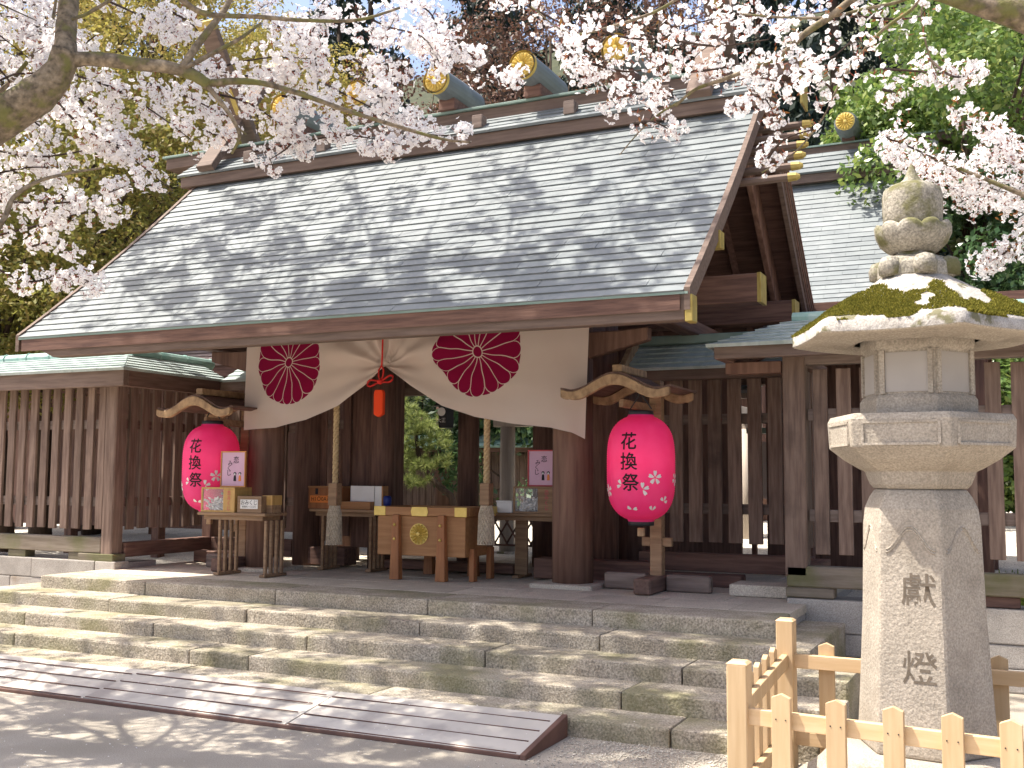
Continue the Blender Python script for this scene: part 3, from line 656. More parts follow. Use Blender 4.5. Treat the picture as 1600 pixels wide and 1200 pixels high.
co = npmesh('cloth', V, F, 'curtain_cloth', CT)
uvl = co.data.uv_layers.new(name='UV'); li = np.array(F).ravel(); uvl.data.foreach_set('uv', np.array(UV, np.float32)[li].ravel())
co.data.polygons.foreach_set('use_smooth', [True]*len(F))
MB().tube([(x0c-.1, CY, TOP+.02), (x1c+.1, CY, TOP+.02)], .025, 8).build('hanging_rod', 'wood_dark_x', CT)
for i in range(9): xq = lerp(x0c+.05, x1c-.05, i/8); MB().tube([(xq, CY-.03, TOP+.02), (xq, CY, TOP+.055), (xq, CY+.03, TOP+.02), (xq, CY, TOP-.02), (xq, CY-.03, TOP+.02)], .006, 5).build('tie_loop', 'cord_red', CT)
# red cord and tassel
TS = thing('tassel_cord', 'red knotted cord with a flat orange tassel gathering the curtain', 'tassel', (KX, CY-.07, KZ))
zt = at(602, 596, CY-.07).z
MB().tube([(KX, CY-.05, TOP), (KX, CY-.06, KZ+.1), (KX, CY-.065, KZ)], .009, 6).build('cord', 'cord_red', TS)
for s_ in (-1, 1): MB().tube([(KX, CY-.07, KZ), (KX+s_*.03, CY-.075, KZ-.05), (KX+s_*.025, CY-.08, KZ-.11), (KX, CY-.08, zt)], .009, 6).build('cord', 'cord_red', TS)
for s_, up_ in ((-1, -.02), (1, .035)):
    pts = [(KX, CY-.085, zt)] + [(KX+s_*(.02+.13*math.sin(a/2)), CY-.09, zt+up_*math.sin(a/2)+.032*math.sin(a)) for a in np.linspace(.5, 5.8, 9)] + [(KX, CY-.085, zt-.01)]
    MB().tube(pts, .011, 6).build('bow_loop', 'cord_red', TS, smooth=True)
MB().lathe([(.01, zt-.03), (.028, zt-.015), (.03, zt+.01), (.01, zt+.025)], (KX, CY-.09), 10).build('knot', 'cord_red', TS, smooth=True)
za, zb = at(600, 609, CY-.09).z, at(600, 652, CY-.09).z
MB().prism([(-.04, za), (.04, za), (.053, za-.03), (.053, zb+.03), (0, zb), (-.053, zb+.03), (-.053, za-.03)], lambda u, v_: (KX+u-.005, CY-.115, v_), lambda u, v_: (KX+u-.005, CY-.065, v_)).build('tassel', 'tassel_orange', TS, bev=.008, seg=2)

# ------------------------------------------------------------ bell ropes
def bell_rope(px_top, px_bot, label, Y):
    top = at(*px_top, Y); x = at(px_bot[0], px_bot[1], Y).x; zb1 = at(px_bot[0], 755, Y).z; zb0 = at(px_bot[0], 790, Y).z; zt0 = at(px_bot[0], 851, Y).z
    t_ = thing('bell_rope', label, 'bell rope', (x, Y, zt0), 'bell ropes beside the offering box')
    z1 = 3.1
    for k in range(3):
        pts = []; n = int((z1-zb1)/.012)
        for i in range(n+1):
            z = lerp(zb1-.02, z1, i/n); a = z*38+k*2*math.pi/3; pts.append((x+.016*math.cos(a), Y+.016*math.sin(a), z))
        MB().tube(pts, .019, 6).build('rope_strand', 'rope', t_, smooth=True)
    MB().box(x-.052, x+.052, Y-.052, Y+.052, zb0, zb1).build('grip_block', 'wood_table', t_, bev=.006)
    mb = MB(); n = 18; rows_ = 14; H = zb0-zt0
    rad = lambda v_: .052+.018*smoothstep(v_*4)+.012*v_
    mb.lathe([(rad(v_)*.9, lerp(zb0, zt0+.035, v_)) for v_ in np.linspace(0, 1, 8)], (x, Y), 18); mb.build('tassel_core', 'rope_tassel', t_, smooth=True)
    mb = MB()
    for s_ in (-1, 1):
        for k in range(n):
            pts = []
            for i in range(10):
                v_ = i/9; a = 2*math.pi*k/n + s_*v_*2.2; r_ = rad(v_); pts.append((x+r_*math.cos(a), Y+r_*math.sin(a), lerp(zb0, zt0, v_)))
            mb.tube(pts, .006, 4)
    mb.build('netting', 'rope_tassel', t_)
bell_rope((527, 640), (523, 790), 'twisted straw bell rope left of the offering box', 9.30)
bell_rope((762, 640), (760, 790), 'twisted straw bell rope right of the offering box', 9.30)

# ------------------------------------------------------------ offering box
OX0, OX1, OY0, OY1 = -5.905, -4.905, 9.25, 9.86
OB = thing('offering_box', 'wooden offering box with gilt chrysanthemum and gold corner plates', 'offering box', (-5.4, 9.55, ZP))
MB().box(OX0, OX1, OY0, OY1, .82, 1.213).build('body', 'wood_box', OB, bev=.005)
for a in ((OX0-.025, OX1+.025, OY0-.025, OY0+.03), (OX0-.025, OX1+.025, OY1-.03, OY1+.025), (OX0-.025, OX0+.03, OY0+.031, OY1-.031), (OX1-.03, OX1+.025, OY0+.031, OY1-.031)):
    MB().box(*a, 1.215, 1.30).build('rim', 'wood_box', OB, bev=.004)
for i in range(9): y = lerp(OY0+.07, OY1-.07, i/8); MB().bar((OX0+.03, y, 1.265), (OX1-.03, y, 1.265), .03, .03).build('top_bar', 'wood_box', OB)
for x in (OX0-.028, OX1-.105): MB().box(x, x+.133, OY0-.031, OY0-.024, 1.212, 1.304).build('gold_plate', 'gold', OB, bev=.002)
MB().prism([(-.10, 0), (-.085, .045), (.085, .045), (.10, 0), (.085, -.045), (-.085, -.045)], lambda u, v_: (-5.405+u, OY0-.025, 1.257+v_), lambda u, v_: (-5.405+u, OY0-.032, 1.257+v_)).build('gold_plate', 'gold', OB, bev=.002)
MB().box(OX1+.0245, OX1+.031, OY1-.10, OY1+.028, 1.212, 1.304).build('gold_plate', 'gold', OB, bev=.002)
kb = MB(); kiku(kb, (-5.42, OY0-.004, 1.035), (1, 0, 0), (0, 0, 1), (0, -1, 0), .105, .028); kb.build('gilt_crest', 'gold', OB)
for x in (-5.665, -5.145):
    for y, s_ in ((OY0-.03, -1), (OY1+.03, 1)):
        lg = MB().hexa([(x-.055, y-.04, ZP), (x+.055, y-.04, ZP), (x+.055, y+.04, ZP), (x-.055, y+.04, ZP), (x-.035, y-.028, 1.225), (x+.035, y-.028, 1.225), (x+.035, y+.028, 1.225), (x-.035, y+.028, 1.225)]).build('leg', 'wood_box_leg', OB, bev=.004)
        if s_ < 0:
            for z in (.985, 1.125):
                st = MB().lathe([(.016, 0), (.013, .008), (.005, .013)], (0, 0), 10); st.v = [(x+p[0]-.005, y-.034-p[2], z+p[1]) for p in st.v]; st.build('stud', 'gold', lg, smooth=True)
for y in (OY0+.12, OY1-.12): MB().box(OX1+.0, OX1+.055, y-.04, y+.04, ZP, .9).build('leg', 'wood_box_leg', OB, bev=.004)
p = at(617, 785, 9.95)
MB().lathe([(.04, 1.29), (.045, 1.33), (.045, 1.375), (.03, 1.395)], (p.x, 9.80), 14).build('cup', 'blue_plastic', None, smooth=True)
tag(bpy.data.objects['cup'], 'small dark blue cup standing at the back of the offering box', 'cup')

# ------------------------------------------------------------ tables, display cases, signs
def table(label, pxl, pxr, py, Y, dep, leg_px, nslat, zt=None):
    a = at(pxl, py, Y); b_ = at(pxr, py, Y); z = zt or (a.z+b_.z)/2
    t_ = thing('wooden_table', label, 'table', ((a.x+b_.x)/2, Y+dep/2, ZP))
    MB().box(a.x, b_.x, Y, Y+dep, z-.03, z).build('table_top', 'wood_table', t_, bev=.005)
    MB().box(a.x+.06, b_.x-.06, Y+.04, Y+dep-.04, z-.075, z-.031).build('apron', 'wood_table', t_)
    for lx in leg_px:
        xl = at(lx, py+60, Y).x
        for y_ in (Y+.05,):
            for k in range(nslat):
                yy = lerp(Y+.05, Y+dep-.05, k/(nslat-1)) if nslat > 1 else y_+dep*.3
                wd = .032 if nslat > 1 else .14
                MB().box(xl-wd/2, xl+wd/2, yy-.016, yy+.016, ZP+.03, z-.076).build('leg_slat', 'wood_table', t_, bev=.004)
        MB().box(xl-.035, xl+.035, Y+.0, Y+dep, ZP, ZP+.03).build('foot', 'wood_table', t_, bev=.005)
    return t_, z
def case(label, x0, x1, y0, y1, z0, z1, parent_note, wood, win=.55):
    t_ = thing('display_case', label, 'case', ((x0+x1)/2, y0, z0), 'fortune paper cases')
    tw = .018
    MB().box(x0, x1, y0, y1, z0, z0+tw).build('bottom', wood, t_)
    MB().box(x0, x1, y0, y1, z1-tw, z1).build('top', wood, t_, bev=.002)
    xm = lerp(x0, x1, win+.08)
    MB().box(xm, x1, y0, y1, z0+tw+.001, z1-tw-.001).build('wooden_front', wood, t_, bev=.002)
    MB().box(x0, x0+tw, y0, y0+tw, z0+tw, z1-tw).build('corner_post', wood, t_); MB().box(x0, x0+tw, y1-tw, y1, z0+tw, z1-tw).build('corner_post', wood, t_)
    MB().box(x0+tw+.002, xm-.002, y0+.004, y0+.008, z0+tw, z1-tw).build('window', 'display_acrylic', t_)
    mb = MB()
    for k in range(90):
        c = Vector((random.uniform(x0+.04, xm-.03), random.uniform(y0+.03, y1-.03), z0+tw+.015+random.random()**1.3*(z1-z0)*.42)); d = Vector((random.uniform(-1, 1), random.uniform(-1, 1), random.uniform(-.6, .6))).normalized()
        mb.bar(c-d*.028, c+d*.028, .022, .012, (random.random(), random.random(), random.random()+.2))
    o = mb.build('folded_papers', 'paper_white', t_); o['kind'] = 'stuff'
    for q, ch in enumerate('恋みくじ'):
        text_mesh(ch, .05, lambda u, v_: (lerp(xm, x1, .5)+u, y0-.002, z1-.075-q*.052+v_), 'lettering', 'ink_red', t_, .0)
    return t_
def fortune_sign(label, x0, x1, y, z0, z1, frame):
    t_ = thing('framed_sign', label, 'sign', ((x0+x1)/2, y, z0), 'pink fortune signs')
    MB().box(x0+.012, x1-.012, y, y+.012, z0+.012, z1-.012).build('sheet', 'paper_pink', t_)
    for a in ((x0, x1, z0, z0+.014), (x0, x1, z1-.014, z1), (x0, x0+.014, z0+.0141, z1-.0141), (x1-.014, x1, z0+.0141, z1-.0141)):
        MB().box(a[0], a[1], y-.008, y+.018, a[2], a[3]).build('frame', frame, t_, bev=.002)
    W, H = x1-x0, z1-z0
    def put(ch, sz, fx, fz): text_mesh(ch, sz, lambda u, v_: (x0+W*fx+u, y-.003, z0+H*fz+v_), 'lettering', 'ink', t_, .0)
    put('恋', W*.24, .62, .68); put('み', W*.20, .38, .60); put('く', W*.19, .34, .47); put('じ', W*.22, .34, .33)
    for fx, m_ in ((.58, 'ink'), (.78, 'signboard_orange')):           # two little painted figures
        MB().prism([(-.05, 0), (.05, 0), (.045, .10), (.03, .16), (-.03, .16), (-.045, .10)], lambda u, v_: (x0+W*fx+u*W, y-.004, z0+H*.17+v_*H), lambda u, v_: (x0+W*fx+u*W, y-.001, z0+H*.17+v_*H)).build('figure_mark', m_, t_)
        hd = MB(); hd.prism([(.042*math.cos(a), .034*math.sin(a)) for a in np.linspace(0, 2*math.pi, 12, endpoint=False)], lambda u, v_: (x0+W*fx+u*W*1.3, y-.004, z0+H*.375+v_*H*1.2), lambda u, v_: (x0+W*fx+u*W*1.3, y-.001, z0+H*.375+v_*H*1.2)); hd.build('figure_mark', 'ink', t_)
        hd = MB(); hd.prism([(.03*math.cos(a), .024*math.sin(a)) for a in np.linspace(0, 2*math.pi, 12, endpoint=False)], lambda u, v_: (x0+W*fx+u*W*1.1, y-.006, z0+H*.36+v_*H*1.1), lambda u, v_: (x0+W*fx+u*W*1.1, y-.0035, z0+H*.36+v_*H*1.1)); hd.build('figure_mark', 'paper_white', t_)
    return t_
def rectp(a, b_, c, d, Y): p, q = at(a, b_, Y), at(c, d, Y); return p.x, q.x, q.z, p.z

YT = 8.66
TL, zt_ = table('slim slatted-leg table in front of the left pink lantern', 308, 414, 801, YT, .36, (338, 410), 4)
x0_, x1_, z0_, z1_ = rectp(315, 761, 366, 800, YT+.03)
case('light wood case of folded fortune papers by the left lantern', x0_, x1_, YT+.03, YT+.30, zt_+.001, z1_, '', 'wood_case', .58)
x0_, x1_, zz0, zz1 = rectp(346, 705, 383, 761, YT+.16)
fortune_sign('pink fortune sign in orange frame on the light wood case', x0_, x1_, YT+.16, z1_+.001, zz1, 'frame_orange')
x0_, x1_, z0_, z1_ = rectp(371, 775, 408, 800, YT+.02)
bxs = thing('fortune_box', 'small brown box with a white label on the left table', 'box', ((x0_+x1_)/2, YT+.02, zt_))
MB().box(x0_, x1_, YT+.02, YT+.20, zt_+.001, z1_).build('box_body', 'wood_table', bxs, bev=.003)
W_ = x1_-x0_; MB().box(x0_+W_*.14, x1_-W_*.14, YT+.016, YT+.0195, lerp(zt_, z1_, .25), lerp(zt_, z1_, .80)).build('paper_label', 'paper_white', bxs)
text_mesh('おみくじ', .058, lambda u, v_: ((x0_+x1_)/2+u*.92, YT+.0145, lerp(zt_, z1_, .50)+v_), 'lettering', 'ink', bxs)
text_mesh('初穂料 一〇〇円', .024, lambda u, v_: ((x0_+x1_)/2+u, YT+.0145, lerp(zt_, z1_, .32)+v_), 'lettering', 'ink', bxs)
x0_, x1_, z0_, z1_ = rectp(410, 774, 425, 800, YT+.10)
o = thing('coin_box', 'tiny light wood box at the right end of the left table', 'box', (x0_, YT+.1, zt_)); MB().box(x0_, x1_, YT+.10, YT+.26, lerp(zt_, z1_, .45), z1_).build('lid', 'wood_case', o, bev=.003); MB().box(x0_+.006, x1_-.006, YT+.106, YT+.254, zt_+.001, lerp(zt_, z1_, .45)).build('box_body', 'wood_table', o)

YT2 = 9.72
TB, zt_ = table('dark slatted-leg table left of the offering box under the rope', 483, 590, 796, YT2, .34, (500, 575), 4)
x0_, x1_, z0_, z1_ = rectp(482, 760, 530, 796, YT2+.02)
ob = thing('lidded_box', 'reddish wooden box with an orange name strip behind the left rope', 'box', ((x0_+x1_)/2, YT2, zt_))
MB().box(x0_, x1_, YT2+.02, YT2+.26, zt_+.001, z1_-.012).build('box_body', 'wood_box_leg', ob, bev=.004)
MB().box(x0_-.005, x1_+.005, YT2+.015, YT2+.265, z1_-.0115, z1_+.006).build('lid', 'wood_box', ob, bev=.003)
MB().box(x0_+.03, x1_-.02, YT2+.013, YT2+.0195, lerp(zt_, z1_, .28), lerp(zt_, z1_, .60)).build('name_strip', 'signboard_orange', ob)
text_mesh('H1○0A茶', .062, lambda u, v_: (x0_+.045+u, YT2+.0115, lerp(zt_, z1_, .36)+v_), 'lettering', 'ink', ob, align='LEFT')
MB().box(x0_+.10, x0_+.13, YT2+.010, YT2+.0195, lerp(zt_, z1_, .66), z1_-.02).build('hasp', 'black_metal', ob)
x0_, x1_, z0_, z1_ = rectp(531, 759, 594, 790, YT2+.04)
tr_ = thing('paper_tray', 'open wooden tray of white slips right of the left rope', 'tray', ((x0_+x1_)/2, YT2, zt_))
MB().box(x0_, x1_-.12, YT2+.03, YT2+.22, zt_+.001, zt_+.085).build('tray_body', 'wood_box', tr_, bev=.004)
MB().box(x0_+.10, x1_-.12, YT2+.10, YT2+.115, zt_+.086, z1_).build('slip_panel', 'paper_white', tr_, bev=.001)
MB().box(x1_-.11, x1_-.02, YT2+.10, YT2+.115, zt_+.001, z1_).build('slip_panel', 'paper_white', tr_, bev=.001)
MB().box(x1_-.018, x1_, YT2+.09, YT2+.2, zt_+.001, z1_).build('side_board', 'wood_box', tr_, bev=.002)

YT3 = 9.86
TR, zt_ = table('dark wooden table between the right rope and the right pillar', 738, 878, 802, YT3, .34, (805,), 1)
x0_, x1_, z0_, z1_ = rectp(802, 760, 868, 801, YT3+.02)
case('dark wood case of folded fortune papers beside the right pillar', x0_, x1_, YT3+.02, YT3+.30, zt_+.001, z1_, '', 'wood_table', .50)
x0_, x1_, zz0, zz1 = rectp(825, 703, 866, 760, YT3+.10)
fortune_sign('pink fortune sign in red frame beside the right pillar', x0_, x1_, YT3+.10, z1_+.001, zz1, 'frame_red')
x0_, x1_, z0_, z1_ = rectp(776, 785, 800, 802, YT3+.05)
o = thing('carton', 'small white carton on the dark table behind the right rope', 'carton', (x0_, YT3, zt_)); MB().box(x0_, x1_, YT3+.05, YT3+.17, zt_+.001, z1_).build('carton_body', 'paper_white', o, bev=.003); MB().box(x0_-.006, x1_+.004, YT3+.045, YT3+.175, z1_+.0005, z1_+.02).build('lid', 'paper_white', o, bev=.003)

# ------------------------------------------------------------ paper lanterns on roofed stands
LR = (1.0, .30)
def lantern_profile():
    pr = []; H = .94; n = 96
    for i in range(n+1):
        s_ = -1+2*i/n; r_ = .30*(1-abs(s_)**3.6)**(1/2.2)
        r_ = max(.115, r_); pr.append((r_+(.0022 if i % 2 else -.0022), s_*H/2))
    return pr
lm = MB().lathe(lantern_profile(), (0, 0), 48, cap=False); lo_ = lm.build('tmp', 'lantern_paper', None, smooth=True); LMESH = lo_.data; bpy.data.objects.remove(lo_)
def lr_at(z): s_ = min(.985, abs(z)/.47); return max(.115, .30*(1-s_**3.6)**(1/2.2))
def paper_lantern(x, y, zc, face, label, lit):
    t_ = thing('paper_lantern', label, 'paper lantern', (x, y, zc-.47), 'pink paper lanterns')
    piece('paper_body', LMESH, 'lantern_paper', t_, (x, y, zc))
    for s_ in (-1, 1): MB().lathe([(.112, zc+s_*.452), (.114, zc+s_*.49), (.110, zc+s_*.505), (.098, zc+s_*.505), (.098, zc+s_*.452)], (x, y), 24, cap=False).build('ring', 'black_metal', t_, smooth=True)
    def wrap(cx, cz):
        def f(u, v_):
            z = cz+v_; r_ = lr_at(z)+.0045; a = face + (cx+u)/.30
            return (x+r_*math.cos(a), y+r_*math.sin(a), zc+z)
        return f
    for ch, cx, cz in (('花', .0, .225), ('換', .005, .05), ('祭', .02, -.13)):
        text_mesh(ch, .155, (lambda f: lambda u, v_: f(u, v_*1.02-.055))(wrap(cx, cz)), 'lettering', 'ink', t_, .0022, cut=.014)
    def flower(cx, cz, s_, ang, petals):
        mb = MB(); f = wrap(cx, cz)
        for k in petals:
            a0 = ang+k*2*math.pi/5; pts = []
            for q, w_ in ((.10, 0), (.45, .20), (.80, .27), (1.0, .17), (.90, 0), (1.0, -.17), (.80, -.27), (.45, -.20)):
                pts.append((s_*(q*math.cos(a0)-w_*math.sin(a0)), s_*(q*math.sin(a0)+w_*math.cos(a0))))
            mb.add([f(*p_) for p_ in pts], [tuple(range(len(pts)))])
        mb.build('blossom_mark', 'paper_white', t_)
    flower(.235, -.085, .062, .3, range(5)); flower(.125, -.185, .06, .3, (0, 1, 4)); flower(-.06, -.15, .055, 2.2, (0, 1)); flower(.02, -.36, .055, .2, (0, 2)); flower(.23, -.37, .05, .9, (0, 1)); flower(.34, -.29, .05, 1.2, (0, 1, 4))
    flower(-.25, -.2, .06, .5, range(5)); flower(.5, -.1, .06, .9, range(5)); flower(-.4, -.32, .055, .1, range(4))
    MB().lathe([(.012, zc-.03), (.028, zc-.01), (.032, zc+.03), (.018, zc+.07), (.016, zc+.10)], (x, y), 12).build('bulb', 'paper_white', t_, smooth=True)
    for s_ in (-1, 1): MB().tube([(x+s_*.10, y, zc+.52), (x+s_*.03, y, zc+.62), (x, y, zc+.70)], .006, 5).build('wire', 'black_metal', t_)
    MB().box(x-.03, x+.03, y-.02, y+.02, zc-.60, zc-.526).build('tag_block', 'wood_lamp', t_, bev=.004)
    if lit:
        ld = bpy.data.lights.new('lantern_bulb_light', 'POINT'); ld.energy = lit; ld.color = (1, .72, .42); ld.shadow_soft_size = .04
        lo2 = bpy.data.objects.new('lantern_bulb_light', ld); col.objects.link(lo2); lo2.parent = t_; lo2.location = (0.0, -.06, .47+.06)
    return t_
def lantern_stand(x, y, zr, label, sgn=1):
    """x, y: lantern axis; the post stands behind it to the right"""
    t_ = thing('lantern_stand', label, 'lantern stand', (x+.16, y+.38, ZP), 'roofed lantern stands')
    px_, py_ = x+.17*sgn, y+.40
    MB().box(px_-.055, px_+.055, py_-.055, py_+.055, ZP+.06, zr+.13).build('post', 'wood_table', t_, bev=.006)
    MB().box(px_-.08, px_+.08, py_-.45, py_+.25, ZP, ZP+.14).build('foot', 'wood_fence_y', t_, bev=.015)
    MB().box(px_+.09, px_+.50, py_-.05, py_+.05, ZP, ZP+.15).build('foot', 'wood_fence_x', t_, bev=.015)
    MB().box(px_-.50, px_-.09, py_-.05, py_+.05, ZP, ZP+.15).build('foot', 'wood_fence_x', t_, bev=.015)
    MB().bar((px_, py_, zr-.13), (x, y-.1, zr-.10), .05, .07).build('arm', 'wood_table', t_, bev=.004)
    MB().box(px_-.14, px_+.14, py_-.03, py_+.03, ZP+.40, ZP+.48).build('cross_piece', 'wood_table', t_, bev=.004)
    # undulating gable board
    def top(u): a = abs(u); return .145*(.5+.5*math.cos(math.pi*min(1, a/.40))) - .02*smoothstep((a-.36)/.14)*0 + .018*smoothstep((a-.40)/.1)
    us = np.linspace(-.50, .50, 41); pt = [(u, top(u)) for u in us]; th_ = lambda u: .085*(1-.25*smoothstep((abs(u)-.30)/.2))
    pb = [(u, top(u)*.92-th_(u)-(.012 if abs(abs(u)-.46) < .02 else 0)) for u in us[::-1]]
    Yf = y-.30
    MB().prism(pt+pb, lambda u, v_: (x+u, Yf, zr+v_), lambda u, v_: (x+u, Yf+.055, zr+v_)).build('gable_board', 'wood_lamp', t_, bev=.006)
    mb = MB(); n = len(us)
    for k in range(n-1):
        a, b_ = us[k], us[k+1]; mb.hexa([(x+a*1.02, Yf+.03, zr+top(a)+.002), (x+b_*1.02, Yf+.03, zr+top(b_)+.002), (x+b_*1.02, y+.55, zr+top(b_)+.002), (x+a*1.02, y+.55, zr+top(a)+.002), (x+a*1.02, Yf+.03, zr+top(a)+.02), (x+b_*1.02, Yf+.03, zr+top(b_)+.02), (x+b_*1.02, y+.55, zr+top(b_)+.02), (x+a*1.02, y+.55, zr+top(a)+.02)])
    mb.build('roof_sheet', 'wood_fence_y', t_)
    MB().box(x-.045, x+.045, Yf+.10, y+.50, zr+.167, zr+.235).build('ridge_board', 'wood_lamp', t_, bev=.006)
    MB().prism(pt+pb, lambda u, v_: (x+u*.98, y+.46, zr+v_), lambda u, v_: (x+u*.98, y+.51, zr+v_)).build('gable_board', 'wood_lamp', t_, bev=.006)
    return t_
LXR, LYR = -3.05, 9.05
zcR = (at(1000, 648, LYR).z + at(1000, 815, LYR).z)/2
paper_lantern(LXR, LYR, zcR, R(-93), 'glowing pink paper lantern right of the gate pillar', 1.3)
lantern_stand(LXR-.15, LYR, at(975, 607, LYR-.3).z-.01, 'wooden lantern stand with a curved roof right of the gate')
LXL, LYL = at(330, 730, 9.02).x, 9.02
zcL = (at(330, 663, LYL).z + at(330, 800, LYL).z)/2
paper_lantern(LXL, LYL, zcL, R(-84), 'pink paper lantern behind the left table', 1.1)
lantern_stand(LXL-.02, LYL, at(310, 640, LYL-.3).z, 'wooden lantern stand with a curved roof left of the gate')

# ------------------------------------------------------------ stone lantern
SX, SY = -.47, 5.72
SZ = lambda py: 1.6 + (751.5-py)*.003185
def hexr(a0): return R(a0)
ROT = R(-97+30)
SL = thing('stone_lantern', 'tall hexagonal stone lantern with a mossy roof and carved characters', 'stone lantern', (SX, SY, 0))
mb = MB().lathe([(.66, 0), (.66, .10), (.60, .14), (.58, .145), (.52, .20), (.46, .27), (.42, .30)], (SX, SY), 6, ROT)
mb.build('base', 'granite_lantern', SL, bev=.03, seg=3, jit=.002)
zb, ztp = .30, SZ(765)
pedp = [(.335, zb), (.333, zb+.02), (.318, .55), (.296, .95), (.284, SZ(820)), (.274, SZ(795)), (.250, SZ(778)), (.222, ztp)]
ped = MB().lathe(pedp, (SX, SY), 6, ROT).build('pedestal', 'granite_lantern', SL, bev=.022, seg=3)
bowl = MB().lathe([(.225, SZ(765)), (.245, SZ(758)), (.262, SZ(745)), (.268, SZ(738)), (.30, SZ(734)), (.375, SZ(720)), (.432, SZ(706)), (.448, SZ(702)), (.455, SZ(660)), (.440, SZ(651)), (.30, SZ(650))], (SX, SY), 6, ROT).build('bowl', 'granite_lantern', SL, bev=.008, seg=2)
for k in range(6):                                                    # recessed-frame edging on each bowl side
    a = ROT + math.pi/3*(k+.5); n_ = Vector((math.cos(a), math.sin(a), 0)); tdir = Vector((-n_.y, n_.x, 0)); c = Vector((SX, SY, 0))+n_*(.452*math.cos(math.pi/6)+.001)
    zl, zh, w2 = SZ(698), SZ(665), .175
    for p_, q_ in (((-w2, zl), (w2, zl)), ((-w2, zh), (w2, zh)), ((-w2, zl), (-w2, zh)), ((w2, zl), (w2, zh))):
        MB().bar(c+tdir*p_[0]+Vector((0, 0, p_[1])), c+tdir*q_[0]+Vector((0, 0, q_[1])), .012, .012).build('moulding', 'granite_lantern', bowl)
fb = MB().lathe([(.285, SZ(650)), (.285, SZ(628)), (.272, SZ(622)), (.262, SZ(620)), (.262, SZ(552)), (.275, SZ(548)), (.278, SZ(535)), (.278, SZ(515))], (SX, SY), 6, ROT).build('firebox', 'granite_lantern', SL, bev=.006, seg=2)
for k in range(6):
    a = ROT + math.pi/3*(k+.5); n_ = Vector((math.cos(a), math.sin(a), 0)); tdir = Vector((-n_.y, n_.x, 0)); c = Vector((SX, SY, 0))+n_*(.262*math.cos(math.pi/6))
    zl, zh, w2 = SZ(617), SZ(556), .100
    pn = MB().hexa([c+tdir*s_*w2+Vector((0, 0, z_))+n_*d_ for d_ in (-.01, .004) for (s_, z_) in ((-1, zl), (1, zl), (1, zh), (-1, zh))]); pn.build('window_panel', 'panel_paper', fb)
    for s_ in (-1, 1): MB().bar(c+tdir*s_*(w2+.012)+Vector((0, 0, zl-.01)), c+tdir*s_*(w2+.012)+Vector((0, 0, zh+.01)), .022, .030, n_).build('window_frame', 'granite_lantern', fb)
# roof with upturned corners
RK = .635; ZT, ZE = SZ(432), SZ(517)
def kasa(a, f):                                                        # f 0 at the neck, 1 at the eave
    q = ((a-ROT) % (math.pi/3)) - math.pi/6; rh = math.cos(math.pi/6)/math.cos(q); r_ = lerp(.17, RK*rh, f)
    cor = (abs(q)/(math.pi/6))**3
    z = lerp(ZT, ZE, f**.92) + .010*cor*f**3 + .012*math.sin(math.pi*f)
    return r_, z
NA, NR = 120, 16; mb = MB(); vs = []
for i in range(NR+1):
    for k in range(NA):
        a = 2*math.pi*k/NA; r_, z = kasa(a, i/NR); r_ += random.uniform(-.002, .002); vs.append((SX+r_*math.cos(a), SY+r_*math.sin(a), z+random.uniform(-.002, .002)))
for f_, dz in ((1.0, -.050),):
    for k in range(NA):
        a = 2*math.pi*k/NA; r_, z = kasa(a, f_); zz_ = (z if f_ > .9 else ZE)+dz; vs.append((SX+r_*math.cos(a), SY+r_*math.sin(a), zz_))
NT = NR+2
mb.add(vs, [(i*NA+k, i*NA+(k+1) % NA, (i+1)*NA+(k+1) % NA, (i+1)*NA+k) for i in range(NT-1) for k in range(NA)] + [tuple(range(NA))])
ks = mb.build('lantern_roof', 'granite_pale', SL, smooth=True)
mb = MB(); vs = []
for f_, dz in ((1.0, -.0505), (.985, -.062), (.70, SZ(532)-ZE), (.43, SZ(540)-ZE), (.30, SZ(535)-ZE)):
    for k in range(NA):
        a = 2*math.pi*k/NA; r_, z = kasa(a, f_); zz_ = (z if f_ > .9 else ZE)+dz; vs.append((SX+r_*math.cos(a), SY+r_*math.sin(a), zz_))
mb.add(vs, [(i*NA+k, i*NA+(k+1) % NA, (i+1)*NA+(k+1) % NA, (i+1)*NA+k) for i in range(4) for k in range(NA)]); mb.build('eave_underside', 'granite_lantern', ks, smooth=True)
import mathutils.noise as mn
MV, MF = [], []
for _ in range(70000):
    a = random.uniform(0, 2*math.pi); f = math.sqrt(random.uniform(.04, 1.0)); r_, z = kasa(a, f); p = Vector((SX+r_*math.cos(a), SY+r_*math.sin(a), z))
    dens = mn.noise(p*3.6+Vector((3.1, .4, .7)))+.45*mn.noise(p*11) + .42*smoothstep((f-.35)/.35) - .10 - .75*smoothstep((f-.86)/.10)*(mn.noise(p*5+Vector((9, 2, 0))) < .12)
    if dens < -.14: continue
    h = .006+.008*random.random()+.014*min(1, max(0, dens)); d = Vector((random.uniform(-1, 1), random.uniform(-1, 1), .9)).normalized(); s_ = Vector((random.uniform(-1, 1), random.uniform(-1, 1), 0)).normalized()*.0038
    o_ = len(MV); MV += [p-s_, p+s_, p+d*h+s_*.5, p+d*h-s_*.5]; MF.append((o_, o_+1, o_+2, o_+3))
leafmat('moss_tuft', (.205, .190, .036), (.130, .128, .024), (.280, .240, .050), .3, .9, .05)
o = npmesh('moss', MV, MF, 'moss_tuft', ks, 'stuff')
